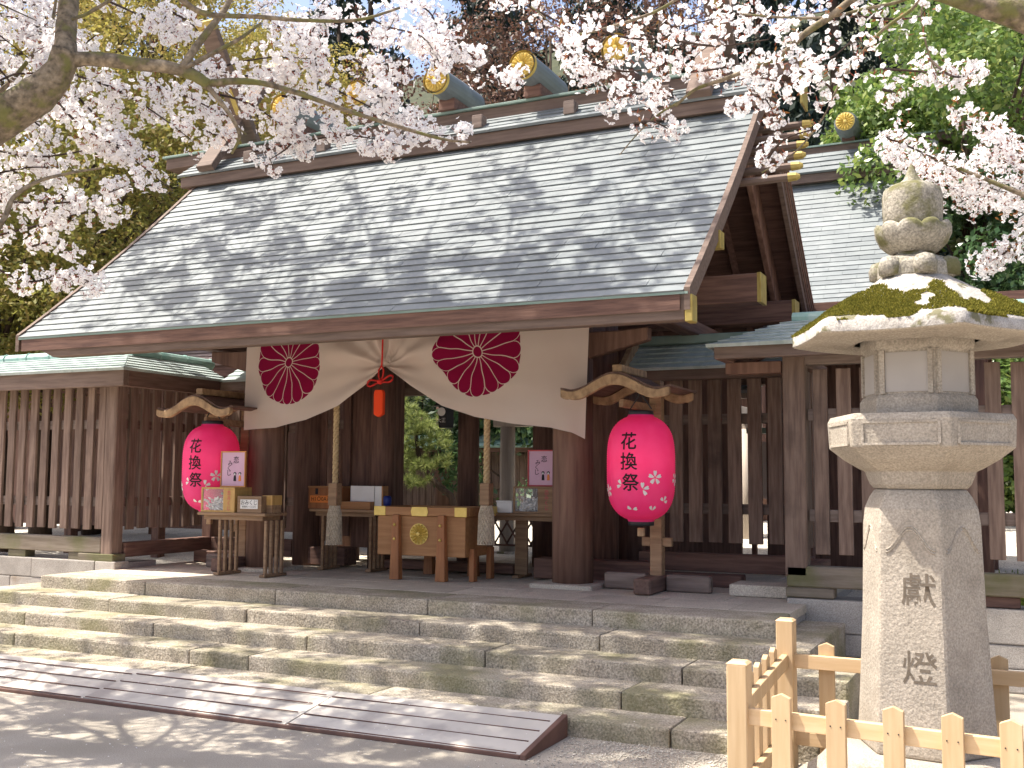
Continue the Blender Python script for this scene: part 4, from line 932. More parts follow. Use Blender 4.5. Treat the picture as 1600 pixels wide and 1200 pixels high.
# finial
fin = MB().lathe([(.20, SZ(434)), (.20, SZ(412)), (.185, SZ(408)), (.15, SZ(400)), (.105, SZ(396)), (.10, SZ(388))], (SX, SY), 6, ROT).build('finial_base', 'granite_old', SL, bev=.012, seg=2)
for k in range(6):
    a = ROT + math.pi/3*k; c = Vector((SX+.165*math.cos(a), SY+.165*math.sin(a), SZ(415)))
    MB().lathe([(.055, c.z-.05), (.06, c.z), (.045, c.z+.035), (.01, c.z+.048)], (c.x, c.y), 10).build('lobe', 'granite_old', fin, smooth=True)
mb = MB(); vs = []; NA = 96
lp = [(.10, SZ(392)), (.125, SZ(388)), (.165, SZ(375)), (.183, SZ(362)), (.185, SZ(352)), (.175, SZ(347)), (.12, SZ(350))]
for i, (r_, z) in enumerate(lp):
    for k in range(NA):
        a = 2*math.pi*k/NA; l_ = abs(math.sin(a*5)); w_ = smoothstep(i/4); vs.append((SX+(r_*(1+.06*w_*(l_**.5-.6)))*math.cos(a), SY+(r_*(1+.06*w_*(l_**.5-.6)))*math.sin(a), z+(.03*(l_**.5-.7)*w_ if i < 6 else 0)))
mb.add(vs, [(i*NA+k, i*NA+(k+1) % NA, (i+1)*NA+(k+1) % NA, (i+1)*NA+k) for i in range(len(lp)-1) for k in range(NA)]); mb.add([vs[(len(lp)-1)*NA+k] for k in range(NA)], [tuple(range(NA))])
mb.build('lotus_cup', 'granite_old', SL, smooth=True)
MB().lathe([(.125, SZ(352)), (.142, SZ(344)), (.147, SZ(325)), (.147, SZ(300)), (.138, SZ(288)), (.105, SZ(281)), (.062, SZ(276)), (.040, SZ(270)), (.026, SZ(260)), (.014, SZ(250)), (.002, SZ(245))], (SX, SY), 28).build('jewel', 'granite_old', SL, smooth=True)
# carved characters and arches on the pedestal
def ped_r(z):
    zs = [p_[1] for p_ in pedp]; rs = [p_[0] for p_ in pedp]; return float(np.interp(z, zs, rs))
mat('carved_dirt', (.165, .135, .105), (.13, .105, .08), 20, rough=.95, bump=.3, rand=0)  # dark inlay colour for the dirt in the engraved characters
def on_face(k, cz, cx=0., proud=.0015):
    a = ROT + math.pi/3*(k-.5); n_ = Vector((math.cos(a), math.sin(a), 0)); td = Vector((-n_.y, n_.x, 0))
    return lambda u, v_: Vector((SX, SY, cz+v_)) + td*(cx+u) + n_*(ped_r(cz+v_)*math.cos(math.pi/6)+proud)
text_mesh('獻', .165, on_face(0, SZ(918)-.05, .035), 'carved_character', 'carved_dirt', ped, .001)
text_mesh('燈', .165, on_face(0, SZ(1032)-.05, .035), 'carved_character', 'carved_dirt', ped, .001)
for k in range(6):
    f = on_face(k, SZ(845)); W2 = .112
    for dw in (0, .012):
        pts = []
        for s_ in np.linspace(-1, 1, 33):
            u = s_*W2; v_ = .10*math.cos(s_*math.pi*.999)*.5 + .02; v_ = (.055*math.cos(s_*math.pi) if True else 0)+.02-dw*1.2
            pts.append(f(u, v_))
        MB().tube(pts, .0045, 4).build('carved_arch', 'granite_lantern', ped)

# ------------------------------------------------------------ wooden fence round the stone lantern
WF = thing('picket_fence', 'pale new wooden picket fence around the stone lantern', 'fence', (-1.2, 5.05, 0))
FL, FR_, BL, BR = Vector((-1.215, 5.00, 0)), Vector((1.45, 4.72, 0)), Vector((-1.235, 6.19, 0)), Vector((1.45, 6.13, 0))
def wpost(p, h, s_=.10):
    MB().prism([(-s_/2+.004, -s_/2), (s_/2-.004, -s_/2), (s_/2, s_/2-.004), (-s_/2, s_/2)], lambda u, v_: (p.x+u, p.y+v_, -.02), lambda u, v_: (p.x+u, p.y+v_, h-.012)).build('post', 'wood_new', WF, bev=.004)
    MB().hexa([(p.x-s_/2, p.y-s_/2, h-.0118), (p.x+s_/2, p.y-s_/2, h-.0118), (p.x+s_/2, p.y+s_/2, h-.0118), (p.x-s_/2, p.y+s_/2, h-.0118), (p.x-s_*.36, p.y-s_*.36, h), (p.x+s_*.36, p.y-s_*.36, h), (p.x+s_*.36, p.y+s_*.36, h), (p.x-s_*.36, p.y+s_*.36, h)]).build('post_cap', 'wood_rail', WF)
hF = at(1145, 1031, 5.0).z; hB = at(1228, 966, 6.19).z
wpost(FL, hF); wpost(BL, hB); wpost(FR_, hF); wpost(BR, hB)
zr1 = at(1159, 1117, 5.0).z; zr0 = .20; zrb = at(1265, 1034, 6.19).z
def rails(a, b_, z1_, z2_, m_='wood_rail', off=Vector((0, 0, 0))):
    for za_, zb_ in ((z1_, z2_), (.17, .17)):
        MB().bar(a+off+Vector((0, 0, za_)), b_+off+Vector((0, 0, zb_)), .035, .075).build('rail', m_, WF, bev=.003)
def pickets(a, b_, ts, h0, h1, side, wd=.085, th_=.028):
    d = (b_-a).normalized(); n_ = Vector((d.y, -d.x, 0))*side; ang = math.atan2(d.y, d.x)
    for t_ in ts:
        p = a.lerp(b_, t_) + n_*(.018+th_/2); h = lerp(h0, h1, t_)
        poly = [(-wd/2, .0), (wd/2, .0), (wd/2, h-.018), (0, h), (-wd/2, h-.018)]
        f0 = lambda u, v_: p+d*u-n_*th_/2+Vector((0, 0, v_)); f1 = lambda u, v_: p+d*u+n_*th_/2+Vector((0, 0, v_))
        pk = MB().prism(poly, f0, f1).build('picket', 'wood_new', WF, bev=.002)
        if side*n_.y < 0 or n_.y < -.5:
            for u in (-.022, .022):
                q = p+d*u+n_*(th_/2+.0008); MB().tube([q+Vector((0, 0, zr1+.01)), q+n_*.0012+Vector((0, 0, zr1+.01))], .0035, 6).build('nail', 'black_metal', pk)
rails(FL, FR_, zr1, zr1); rails(BL, BR, zrb, zrb); rails(FL, BL, zr1+.005, zrb+.003, 'wood_new'); rails(FR_, BR, zr1, zrb)
hP = at(1225, 1083, 4.96).z; hPb = at(1290, 1004, 6.22).z
Lf = (FR_-FL).length
ts = []
for px_ in (1225, 1311, 1400, 1491, 1584):
    # where that picket stands along the front rail
    best = min(np.linspace(0, 1, 400), key=lambda t_: abs(800+FPX*((FL.lerp(FR_, t_)+Vector((0, 0, .5))-CAM).dot(rt)/(FL.lerp(FR_, t_)+Vector((0, 0, .5))-CAM).dot(fw))-px_)); ts.append(float(best))
st_ = ts[-1]-ts[-2]
while ts[-1]+st_ < .97: ts.append(ts[-1]+st_)
pickets(FL, FR_, ts, hP, hP, 1)
tb = []
for px_ in (1290, 1375, 1463, 1563):
    tb.append(float(min(np.linspace(0, 1, 400), key=lambda t_: abs(800+FPX*((BL.lerp(BR, t_)+Vector((0, 0, .5))-CAM).dot(rt)/(BL.lerp(BR, t_)+Vector((0, 0, .5))-CAM).dot(fw))-px_))))
st_ = tb[-1]-tb[-2]
while tb[-1]+st_ < .97: tb.append(tb[-1]+st_)
pickets(BL, BR, tb, hPb, hPb, -1)
pickets(FL, BL, [.14, .31, .48, .65, .82], hP, hPb, -1)

# ------------------------------------------------------------ sloping boards at the foot of the steps
RB = thing('step_ramp', 'low grey sheet ramp with brown battens along the foot of the steps', 'ramp', (-5.4, 5.9, 0))
xs = [-10.4, atz(155, 1090, 0).x, atz(450, 1136, 0).x, -2.64]
ya, yb, zt1 = 5.68, 6.285, .125
for i in range(3):
    a, b_ = xs[i]+.004, xs[i+1]-.004; mb = MB(); n = 12; lift = (0.0, .006, .0)[i]
    for k in range(n):
        p_, q_ = lerp(a, b_, k/n), lerp(a, b_, (k+1)/n); w_ = lambda x: .004*math.sin(x*2.1+i)
        mb.hexa([(p_, ya, .0), (q_, ya, .0), (q_, yb, zt1-.03), (p_, yb, zt1-.03), (p_, ya, .022+lift+w_(p_)), (q_, ya, .022+lift+w_(q_)), (q_, yb, zt1+w_(q_)), (p_, yb, zt1+w_(p_))])
    sh = mb.build('ramp_sheet', 'ramp_sheet', RB)
    for t_ in (.02, .30, .56, .82):
        y = lerp(ya, yb, t_); z = lerp(.022, zt1, t_)+lift+.005
        MB().box(a+.01, b_-.03, y-.0045, y+.0045, z-.004, z+.002).build('batten', 'ramp_edge', sh)
MB().box(-10.4, -2.64, ya-.018, ya-.002, .0, .025).build('front_lip', 'ramp_edge', RB, bev=.004)
MB().hexa([(-2.638, ya-.02, 0), (-2.60, ya-.02, 0), (-2.60, yb, 0), (-2.638, yb, 0), (-2.638, ya-.02, .03), (-2.60, ya-.02, .03), (-2.60, yb, zt1+.012), (-2.638, yb, zt1+.012)]).build('end_board', 'ramp_edge', RB, bev=.003)
# stone slab and floor beams near the wing fence
o = tag(MB().box(-2.35, -1.85, 9.35, 9.75, ZP, ZP+.10).build('stepping_stone', 'granite_slab', None, bev=.012, seg=2), 'low square stone block on the platform before the wing fence', 'stone block')

# ------------------------------------------------------------ buildings and courtyard things behind the gate
WH = thing('worship_hall', 'grey copper-roofed hall rising behind the right gable of the gate', 'building', (-5.4, 18, .44))
hx0, hx1, hey, hez, hry, hrz = -9.6, -1.25, 15.4, 4.02, 18.0, 6.90
hroof = empty('roof', (-5.4, 18, 6.9), None, WH)
hs = lambda t_: -.12*4*t_*(1-t_)
courses(hroof, (hx0, hey, hez), (hx1, hey, hez), (hx0, hry, hrz), (hx1, hry, hrz), 32, 'copper_roof', .009, .005, prof=hs, sheet=.42)
courses(hroof, (hx1, 2*hry-hey, hez), (hx0, 2*hry-hey, hez), (hx1, hry, hrz), (hx0, hry, hrz), 12, 'copper_roof', .014, .014, prof=hs, sheet=2)
mb = MB()
for s_ in (1, -1):
    for i in range(8):
        q = []
        for t_ in (i/8, (i+1)/8):
            y = lerp(hey, hry, t_); q.append((y if s_ > 0 else 2*hry-y, lerp(hez, hrz, t_)+hs(t_)))
        (y0, z0), (y1, z1) = q
        mb.hexa([(hx0+.05, y0, z0-.16), (hx1-.05, y0, z0-.16), (hx1-.05, y1, z1-.16), (hx0+.05, y1, z1-.16), (hx0+.05, y0, z0-.016), (hx1-.05, y0, z0-.016), (hx1-.05, y1, z1-.016), (hx0+.05, y1, z1-.016)])
mb.build('roof_boarding', 'wood_dark_x', hroof)
MB().box(hx0, hx1, hey+.0, hey+.1, hez-.26, hez-.015).build('eave_fascia', 'wood_fascia', hroof)
MB().box(hx0, hx1+.2, hry-.52, hry-.42, 6.42, 6.56).build('cap_fascia', 'wood_fascia', hroof)
courses(hroof, (hx0, hry-.55, 6.565), (hx1+.2, hry-.55, 6.565), (hx0, hry-.14, 7.0), (hx1+.2, hry-.14, 7.0), 4, 'copper_roof', .012, .012, sheet=.7)
MB().box(hx0-.3, hx1+.4, hry-.15, hry+.15, 6.98, 7.10).build('ridge_beam', 'wood_fascia', hroof)
MB().box(hx0-.3, hx1+.4, hry-.18, hry+.18, 7.103, 7.13).build('ridge_cover', 'copper_edge', hroof)
for x in (-2.42, -4.2, -6.0, -7.8):
    mb = MB().lathe([(.16, -.5), (.19, -.4), (.19, .4), (.16, .5)], (0, 0), 18); mb.v = [(x+p[0], hry+p[2], 7.36+p[1]) for p in mb.v]; lg = mb.build('ridge_log', 'copper_roof', WH)
    kb = MB(); kiku(kb, (x, hry-.51, 7.36), (1, 0, 0), (0, 0, 1), (0, -1, 0), .15, .03); kb.build('gilt_crest', 'gold', lg)
    MB().box(x-.1, x+.1, hry-.2, hry+.2, 7.13, 7.2).build('log_saddle', 'wood_dark_x', lg)
MB().box(-9.0, -1.9, 17.0, 19.4, .9, 4.2).build('wall', 'wood_dark_z', WH)
for x in (-9.0, -7.2, -5.4, -3.6, -1.9): MB().lathe([(.16, .44), (.16, 4.0)], (x, 16.2), 14).build('pillar', 'wood_pillar', WH, smooth=True)
MB().box(-9.1, -1.8, 16.1, 16.3, 3.7, 4.0).build('beam', 'wood_dark_x', WH)
# pale porch posts of the inner pavilion
PV = thing('inner_pavilion', 'pale weathered timber porch seen through the gate behind the right table', 'pavilion', (-6.2, 13, .44))
mat('wood_silver', (.520, .450, .380), (.400, .340, .290), 4, Zg, .7, .2, .004, 12)
for x, y in ((-6.26, 13.0), (-6.26, 14.6), (-3.4, 13.0), (-3.4, 14.6)):
    MB().lathe([(.105, .60), (.10, 2.28)], (x, y), 16).build('porch_post', 'wood_silver', PV, smooth=True)
    MB().box(x-.16, x+.16, y-.16, y+.16, .44, .62).build('post_base', 'granite_pale', PV, bev=.01)
for y in (13.0, 14.6): MB().box(-6.45, -3.2, y-.07, y+.07, 2.28, 2.42).build('porch_beam', 'wood_silver', PV, bev=.005)
for x in (-6.26, -3.4): MB().box(x-.07, x+.07, 12.7, 14.9, 2.43, 2.56).build('porch_beam', 'wood_silver', PV, bev=.005)
courses(MB().box(-6.7, -2.9, 12.75, 12.83, 2.565, 2.63).build('roof', 'wood_silver', PV), (-6.75, 12.7, 2.635), (-2.85, 12.7, 2.635), (-6.75, 13.5, 2.86), (-2.85, 13.5, 2.86), 4, 'copper_fence', .012, .01, sheet=.5)
# rear fence
RR = thing('rear_fence', 'weathered slatted fence with green copper coping seen through the gate', 'fence', (-9, 16.2, .44))
slat_run(RR, (-15.0, 16.2), (-6.9, 16.2), .6, 2.05, .128, .12, 'wood_fence_z', rails=(.9, 1.8))
rr_ = MB().box(-15.2, -6.8, 15.95, 16.0, 2.02, 2.10).build('coping', 'wood_dark_x', RR)
courses(rr_, (-15.2, 15.9, 2.10), (-6.8, 15.9, 2.10), (-15.2, 16.25, 2.32), (-6.8, 16.25, 2.32), 3, 'copper_green', .012, .01, sheet=.6)
MB().box(-15.1, -6.85, 16.1, 16.3, .44, .60).build('sill_beam', 'wood_dark_x', RR)
# corridor roofs on both sides
def corridor(label, x0, x1, ye, ze, yr, zr, walls, wz=.80):
    t_ = thing('corridor', label, 'corridor', ((x0+x1)/2, yr, .44)); rf_ = MB().box(x0, x1, ye+.03, ye+.10, ze-.16, ze-.012).build('roof', 'wood_dark_x', t_)
    courses(rf_, (x0-.1, ye, ze), (x1+.1, ye, ze), (x0-.1, yr, zr), (x1+.1, yr, zr), 5, 'plank_roof', .014, .012, sheet=.9)
    courses(rf_, (x1+.1, 2*yr-ye, ze), (x0-.1, 2*yr-ye, ze), (x1+.1, yr, zr), (x0-.1, yr, zr), 5, 'plank_roof', .014, .012, sheet=2.5)
    MB().box(x0-.1, x1+.1, yr-.08, yr+.08, zr+.0, zr+.10).build('ridge_board', 'wood_dark_x', rf_)
    for x in np.arange(x0+.2, x1, .35): MB().box(x-.03, x+.03, ye+.11, yr, ze-.10, ze-.03).build('rafter', 'wood_dark_y', rf_)
    for x in np.arange(x0+.3, x1, 1.7):
        for y in (ye+.35, 2*yr-ye-.35): MB().box(x-.07, x+.07, y-.07, y+.07, .44, ze-.16).build('post', 'wood_dark_z', t_, bev=.006)
    MB().box(x0, x1, ye+.29, ye+.41, ze-.32, ze-.165).build('beam', 'wood_dark_x', t_)
    for wa, wb in walls:
      for x in np.arange(wa, wb-.05, .6): MB().box(x+.003, min(wb, x+.6)-.003, yr+.06, yr+.11, wz, ze-.1).build('wall_board', 'wood_dark_z', t_)
corridor('brown board-roofed corridor behind the left slatted fence', -16.5, -8.3, 11.3, 3.10, 12.5, 3.52, [(-16.5, -8.3)])
corridor('dark board-roofed corridor behind the right slatted fence', -2.35, 4.0, 11.1, 3.14, 12.3, 3.48, [(-4.3, -2.95), (-2.66, -1.1)], .45)
# votive board behind the wing fence
vx0, vx1, vz0, vz1 = rectp(1180, 690, 1236, 780, 13.4)
VB = thing('votive_board', 'white votive board in a red frame glimpsed through the wing fence', 'board', ((vx0+vx1)/2, 13.4, .44))
MB().box(vx0, vx1, 13.42, 13.46, vz0, vz1).build('white_panel', 'paper_white', VB)
for a in ((vx0-.06, vx0-.002), (vx1+.002, vx1+.06), ((vx0+vx1)/2-.02, (vx0+vx1)/2+.02)): MB().box(a[0], a[1], 13.38, 13.48, vz0-.05, vz1+.1).build('red_post', 'frame_red', VB)
MB().box(vx0-.1, vx1+.1, 13.36, 13.5, vz1+.101, vz1+.17).build('top_board', 'copper_edge', VB)
for x in (vx0-.03, vx1+.03): MB().box(x-.03, x+.03, 13.40, 13.46, .44, vz0-.051).build('leg', 'wood_dark_z', VB)
# crossed-bamboo barrier
YB_ = YB+.60
ba, bb = at(735, 830, YB_), at(905, 835, YB_); zl, zh = at(800, 852, YB_).z, at(800, 811, YB_).z
BR_ = thing('bamboo_barrier', 'low barrier of crossed dark bamboo seen behind the right table', 'barrier', ((ba.x+bb.x)/2, YB_, ZP))
for z in (zl, zh): MB().tube([(ba.x, YB_, z), (bb.x, YB_, z)], .014, 6).build('rail', 'wood_dark_x', BR_)
n = 9
for i in range(n):
    x = lerp(ba.x, bb.x, i/n); w_ = (bb.x-ba.x)/n*1.25
    MB().tube([(x, YB_+.012, zl), (x+w_, YB_+.012, zh)], .012, 6).build('bamboo_cane', 'wood_dark_z', BR_); MB().tube([(x+w_, YB_-.012, zl), (x, YB_-.012, zh)], .012, 6).build('bamboo_cane', 'wood_dark_z', BR_)
for x in (ba.x, bb.x): MB().tube([(x, YB_, ZP), (x, YB_, zh)], .016, 6).build('stake', 'wood_dark_z', BR_)
# small dark hanging lantern inside the gate
hl = at(697, 650, 10.9); HL = thing('hanging_lantern', 'small dark metal lantern hanging inside the gate beyond the curtain', 'hanging lantern', (hl.x, 10.9, hl.z))
MB().lathe([(.09, hl.z-.14), (.10, hl.z-.12), (.10, hl.z+.10), (.09, hl.z+.11)], (hl.x, 10.9), 6).build('body', 'black_metal', HL)
MB().lathe([(.17, hl.z+.112), (.13, hl.z+.15), (.04, hl.z+.21), (.01, hl.z+.23)], (hl.x, 10.9), 6).build('cap', 'black_metal', HL)
MB().tube([(hl.x, 10.9, hl.z+.22), (hl.x, 10.9, 3.4)], .006, 5).build('chain', 'black_metal', HL)
mb = MB().prism([(.05*math.cos(a), .05*math.sin(a)) for a in np.linspace(0, 2*math.pi, 14, endpoint=False)], lambda u, v_: (hl.x-.01+u, 10.9-.095, hl.z+.045+v_), lambda u, v_: (hl.x-.01+u, 10.9-.088, hl.z+.045+v_)); mb.build('crest_mark', 'paper_white', HL)
text_mesh('大正', .06, lambda u, v_: (hl.x-.01+u, 10.9-.096, hl.z-.075+v_), 'lettering', 'paper_white', HL)

# ------------------------------------------------------------ hillside and trees
HV, HF = [], []; nx, ny = 60, 30
def hill_z(x, y): return max(-.3, (y-23)*.62 + 1.2*math.sin(x*.13)+.8*math.sin(x*.31+y*.2)) if y > 21 else -.3
for j in range(ny+1):
    for i in range(nx+1):
        x = lerp(-90, 70, i/nx); y = lerp(20, 90, j/ny); HV.append((x, y, hill_z(x, y)))
HF = [(j*(nx+1)+i, j*(nx+1)+i+1, (j+1)*(nx+1)+i+1, (j+1)*(nx+1)+i) for j in range(ny) for i in range(nx)]
struct(npmesh('hillside', HV, HF, 'hill_soil'))

def leaf_cloud(centres, radii, n, size, aspect=.55, droop=.0, up_bias=.4, shell=.55):
    """n leaf quads spread through clumps; centres (k,3), radii (k,)"""
    centres = np.asarray(centres, float); radii = np.asarray(radii, float)
    w_ = radii**2; idx = rng.choice(len(centres), n, p=w_/w_.sum())
    d = rng.normal(size=(n, 3)); d /= np.linalg.norm(d, axis=1)[:, None]
    rr_ = radii[idx]*(shell+(1-shell)*rng.random(n))**.9
    c = centres[idx] + d*rr_[:, None]*np.array([1, 1, .72])
    nr = d*.6 + rng.normal(size=(n, 3))*.6 + np.array([0, 0, up_bias]); nr /= np.linalg.norm(nr, axis=1)[:, None]
    t_ = np.cross(nr, rng.normal(size=(n, 3))); t_[:, 2] -= droop; t_ /= np.linalg.norm(t_, axis=1)[:, None]; s_ = np.cross(nr, t_)
    sz = size*(.6+.8*rng.random(n))[:, None]
    V = np.empty((n, 4, 3)); V[:, 0] = c-t_*sz*.5; V[:, 1] = c+s_*sz*aspect*.5; V[:, 2] = c+t_*sz*.5; V[:, 3] = c-s_*sz*aspect*.5
    return V.reshape(-1, 3), np.arange(n*4).reshape(-1, 4)

def broad_tree(name, label, base, top_c, rad, leafm, n, size, group, nclump=46, clump=.30, trunk_r=.16, sq=(1, 1, .85), lean=None, gap=.0):
    base = Vector(base); c = Vector(top_c); t_ = thing(name, label, 'tree', base, group)
    fork = base.lerp(c, .62); mid = base.lerp(c, .3)+Vector((random.uniform(-.2, .2), random.uniform(-.2, .2), 0))
    mb = MB().tube([base-Vector((0, 0, .3)), mid, fork, c+Vector((0, 0, rad*.3))], [trunk_r*1.2, trunk_r, trunk_r*.7, trunk_r*.2], 9)
    cs, rs = [], []
    for k in range(nclump):
        d = Vector(rng.normal(size=3)); d.normalize(); q = rad*(.35+.62*random.random()**.6)
        p = c+Vector((d.x*q*sq[0], d.y*q*sq[1], d.z*q*sq[2])); cs.append(tuple(p)); rs.append(rad*clump*random.uniform(.65, 1.2))
        if k % 3 == 0: mb.tube([fork.lerp(c, random.uniform(0, .6)), fork.lerp(p, .5)+Vector((0, 0, .1)), p], [trunk_r*.36, trunk_r*.22, trunk_r*.06], 5)
    mb.build('trunk', 'trunk_bark', t_, smooth=True)
    V, F = leaf_cloud(cs, rs, n, size); npmesh('crown', V, F, leafm, t_)
    return t_
def gnd(x, y): return max(.0, hill_z(x, y)) if y > 21 else .42
maples = [((30, 60), 19, 3.3, 'leaf_maple', 'yellow-green maple at the top left corner behind the cherry limb'), ((235, 60), 21, 3.0, 'leaf_maple', 'bright yellow maple crown right of the thick cherry limb'),
          ((70, 330), 17, 2.9, 'leaf_maple_b', 'olive maple at the left edge above the fence roof'), ((245, 255), 20, 2.6, 'leaf_maple', 'golden maple beside the left end of the ridge'),
          ((-10, 500), 15.5, 2.0, 'leaf_maple_b', 'low dark maple at the left edge just over the fence roof'), ((160, 440), 17.5, 2.0, 'leaf_maple_b', 'small maple against the left eave of the gate roof'), ((400, 170), 25, 2.6, 'leaf_maple', 'ochre maple behind the left forked finial')]
for (px_, py_), dep, rad, lm_, lab in maples:
    c = atd(px_, py_, dep); broad_tree('maple_tree', lab, (c.x+random.uniform(-.6, .6), c.y+.5, gnd(c.x, c.y)), c, rad, lm_, 30000 if rad > 2.4 else 22000, .080, 'maples on the left slope', clump=.28, nclump=52)
c = atd(860, 110, 24); broad_tree('budding_tree', 'reddish budding tree on the slope behind the gilt ridge logs', (c.x, c.y, gnd(c.x, c.y)), c, 2.7, 'leaf_red_bud', 9000, .085, 'slope trees', nclump=60, clump=.24, trunk_r=.12)
c = atd(1010, 60, 27); broad_tree('budding_tree', 'smaller reddish budding tree above the right ridge log', (c.x, c.y, gnd(c.x, c.y)), c, 2.2, 'leaf_red_bud', 5000, .085, 'slope trees', nclump=44, clump=.24, trunk_r=.1)
c = atd(640, 200, 25); broad_tree('budding_tree', 'rusty low tree on the slope behind the ridge middle', (c.x, c.y, gnd(c.x, c.y)), c, 2.0, 'leaf_red_bud', 6000, .085, 'slope trees', nclump=40, clump=.26, trunk_r=.1)
for (px_, py_), dep, rad, lm_, n, lab in (((1500, 150), 17.5, 2.5, 'leaf_broad', 24000, 'bright green broadleaf tree at the right above the stone lantern'), ((1375, 190), 19, 1.0, 'leaf_broad', 6000, 'bright green low bough beside the hall ridge'), ((1565, 400), 16.5, 1.9, 'leaf_broad_dark', 17000, 'dark green broadleaf tree right of the lantern finial'), ((1600, 20), 21, 2.6, 'leaf_broad', 14000, 'green broadleaf tree in the top right corner'), ((1590, 660), 15.5, 1.6, 'leaf_broad', 9000, 'green bush glimpsed through the fence at the right edge')):
    c = atd(px_, py_, dep); broad_tree('evergreen_tree', lab, (c.x+.3, c.y+.3, gnd(c.x, c.y)), c, rad, lm_, n, .12, 'evergreens on the right', clump=.30)
# dark shrubs behind the rear fence, seen through the gate
for (px_, py_), dep, lab in (((660, 650), 19.5, 'dark green shrub above the rear fence beside the pine'), ((760, 655), 19.0, 'dark green shrub above the rear fence near the right rope'), ((815, 720), 18.0, 'dark green shrub seen through the gate beside the pale post')):
    c = atd(px_, py_, dep); broad_tree('evergreen_shrub', lab, (c.x, c.y, .42), c, 1.2, 'leaf_broad_dark', 5000, .11, 'shrubs behind the rear fence', nclump=24, clump=.36, trunk_r=.07)

def cedar(label, x, y, h, rad, n=9000):
    z0 = hill_z(x, y)-.3; t_ = thing('cedar_tree', label, 'tree', (x, y, z0), 'cedars on the hillside')
    MB().tube([(x, y, z0), (x+.1, y, z0+h*.5), (x, y, z0+h)], [.30, .2, .03], 8).build('trunk', 'trunk_bark', t_, smooth=True)
    cs, rs = [], []
    for k in range(70):
        f = random.random()**.8; zz_ = z0+h*(.10+.88*f); r_ = rad*(1-f*.85)*random.uniform(.45, 1.0); a = random.uniform(0, 6.28)
        cs.append((x+r_*math.cos(a), y+r_*math.sin(a), zz_)); rs.append(rad*.30*(1-f*.5))
    V, F = leaf_cloud(cs, rs, n, .30, .40, droop=.8); npmesh('crown', V, F, 'leaf_cedar', t_)
cx_ = -30; k = 0
spots = [(-24, 34), (-20.5, 31), (-17.5, 33), (-14.5, 30.5), (-12, 33.5), (-9.6, 30.5), (-7.2, 33), (-4.6, 31), (-2.2, 34), (.4, 32), (3.2, 33), (6.5, 31), (10, 33), (-22, 42), (-16, 41), (-10, 42), (-4.5, 41), (1.5, 42), (8, 41), (-28, 30), (-26, 24), (-33, 33), (-19, 27), (-13, 26.5), (-23, 28)]
words = ['first', 'second', 'third', 'fourth', 'fifth', 'sixth', 'seventh', 'eighth', 'ninth', 'tenth', 'eleventh', 'twelfth', 'thirteenth']
o1 = sorted([s_ for s_ in spots if s_[1] < 36], key=lambda s_: s_[0]/s_[1]); o2 = sorted([s_ for s_ in spots if s_[1] >= 36], key=lambda s_: s_[0]/s_[1])
for row, nm in ((o1, 'front row on the hillside'), (o2, 'back row on the hillside')):
    for i, (x, y) in enumerate(row):
        cedar('dark cedar, %s from the left in the %s' % (words[i] if i < 13 else '%dth' % (i+1), nm), x, y, random.uniform(15, 18), random.uniform(2.6, 3.2))

# small trained pine in the courtyard
pc = at(668, 740, 15.0)
PT = thing('pine_tree', 'small trained pine with pale green needle tufts seen through the gate', 'tree', (pc.x+.35, 15.0, .44), 'courtyard plants')
tp = [at(712, 800, 15.0), at(705, 775, 15.0), at(688, 762, 15.0), at(672, 745, 15.0), at(655, 715, 15.0), at(650, 680, 15.0), at(660, 650, 15.0)]
MB().tube([Vector((tp[0].x, 15.0, .40))]+tp, [.07, .06, .055, .05, .045, .04, .03, .015], 8).build('trunk', 'trunk_bark', PT, smooth=True)
tuft = []
for px_, py_, rx, ry, n in ((655, 665, 42, 18, 26), (672, 690, 30, 14, 16), (640, 640, 22, 14, 10), (650, 730, 36, 16, 20), (690, 718, 16, 16, 10), (648, 752, 24, 12, 12), (620, 700, 30, 40, 26)):
    for _ in range(int(n*1.5)): p = at(px_+random.gauss(0, rx*.5), py_+random.gauss(0, ry*.5), 15.0+random.gauss(0, .25)); tuft.append(p)
NV_, NF_ = [], []
for p in tuft:
    ax_ = Vector((random.gauss(0, .5), random.gauss(0, .5), 1)).normalized()
    for _ in range(70):
        d = (ax_*.55+Vector(rng.normal(size=3))*.6).normalized(); L = random.uniform(.07, .13); s_ = d.cross(Vector(rng.normal(size=3))).normalized()*.0048
        o_ = len(NV_); NV_ += [p-s_, p+s_, p+d*L+s_*.3, p+d*L-s_*.3]; NF_.append((o_, o_+1, o_+2, o_+3))
npmesh('crown', NV_, NF_, 'leaf_pine', PT)
# grass strip behind the right fence
GV, GF = [], []
for _ in range(5000):
    p = Vector((random.uniform(-.6, 4), random.uniform(10.2, 14), .44)); d = Vector((random.gauss(0, .4), random.gauss(0, .4), 1)).normalized(); s_ = Vector((random.uniform(-1, 1), random.uniform(-1, 1), 0)).normalized()*.02; L = random.uniform(.08, .22)
    o_ = len(GV); GV += [p-s_, p+s_, p+d*L+s_*.2, p+d*L-s_*.2]; GF.append((o_, o_+1, o_+2, o_+3))
tag(npmesh('grass', GV, GF, 'grass_leaf', None, 'stuff'), 'sunlit grass behind the right slatted fence', 'grass')

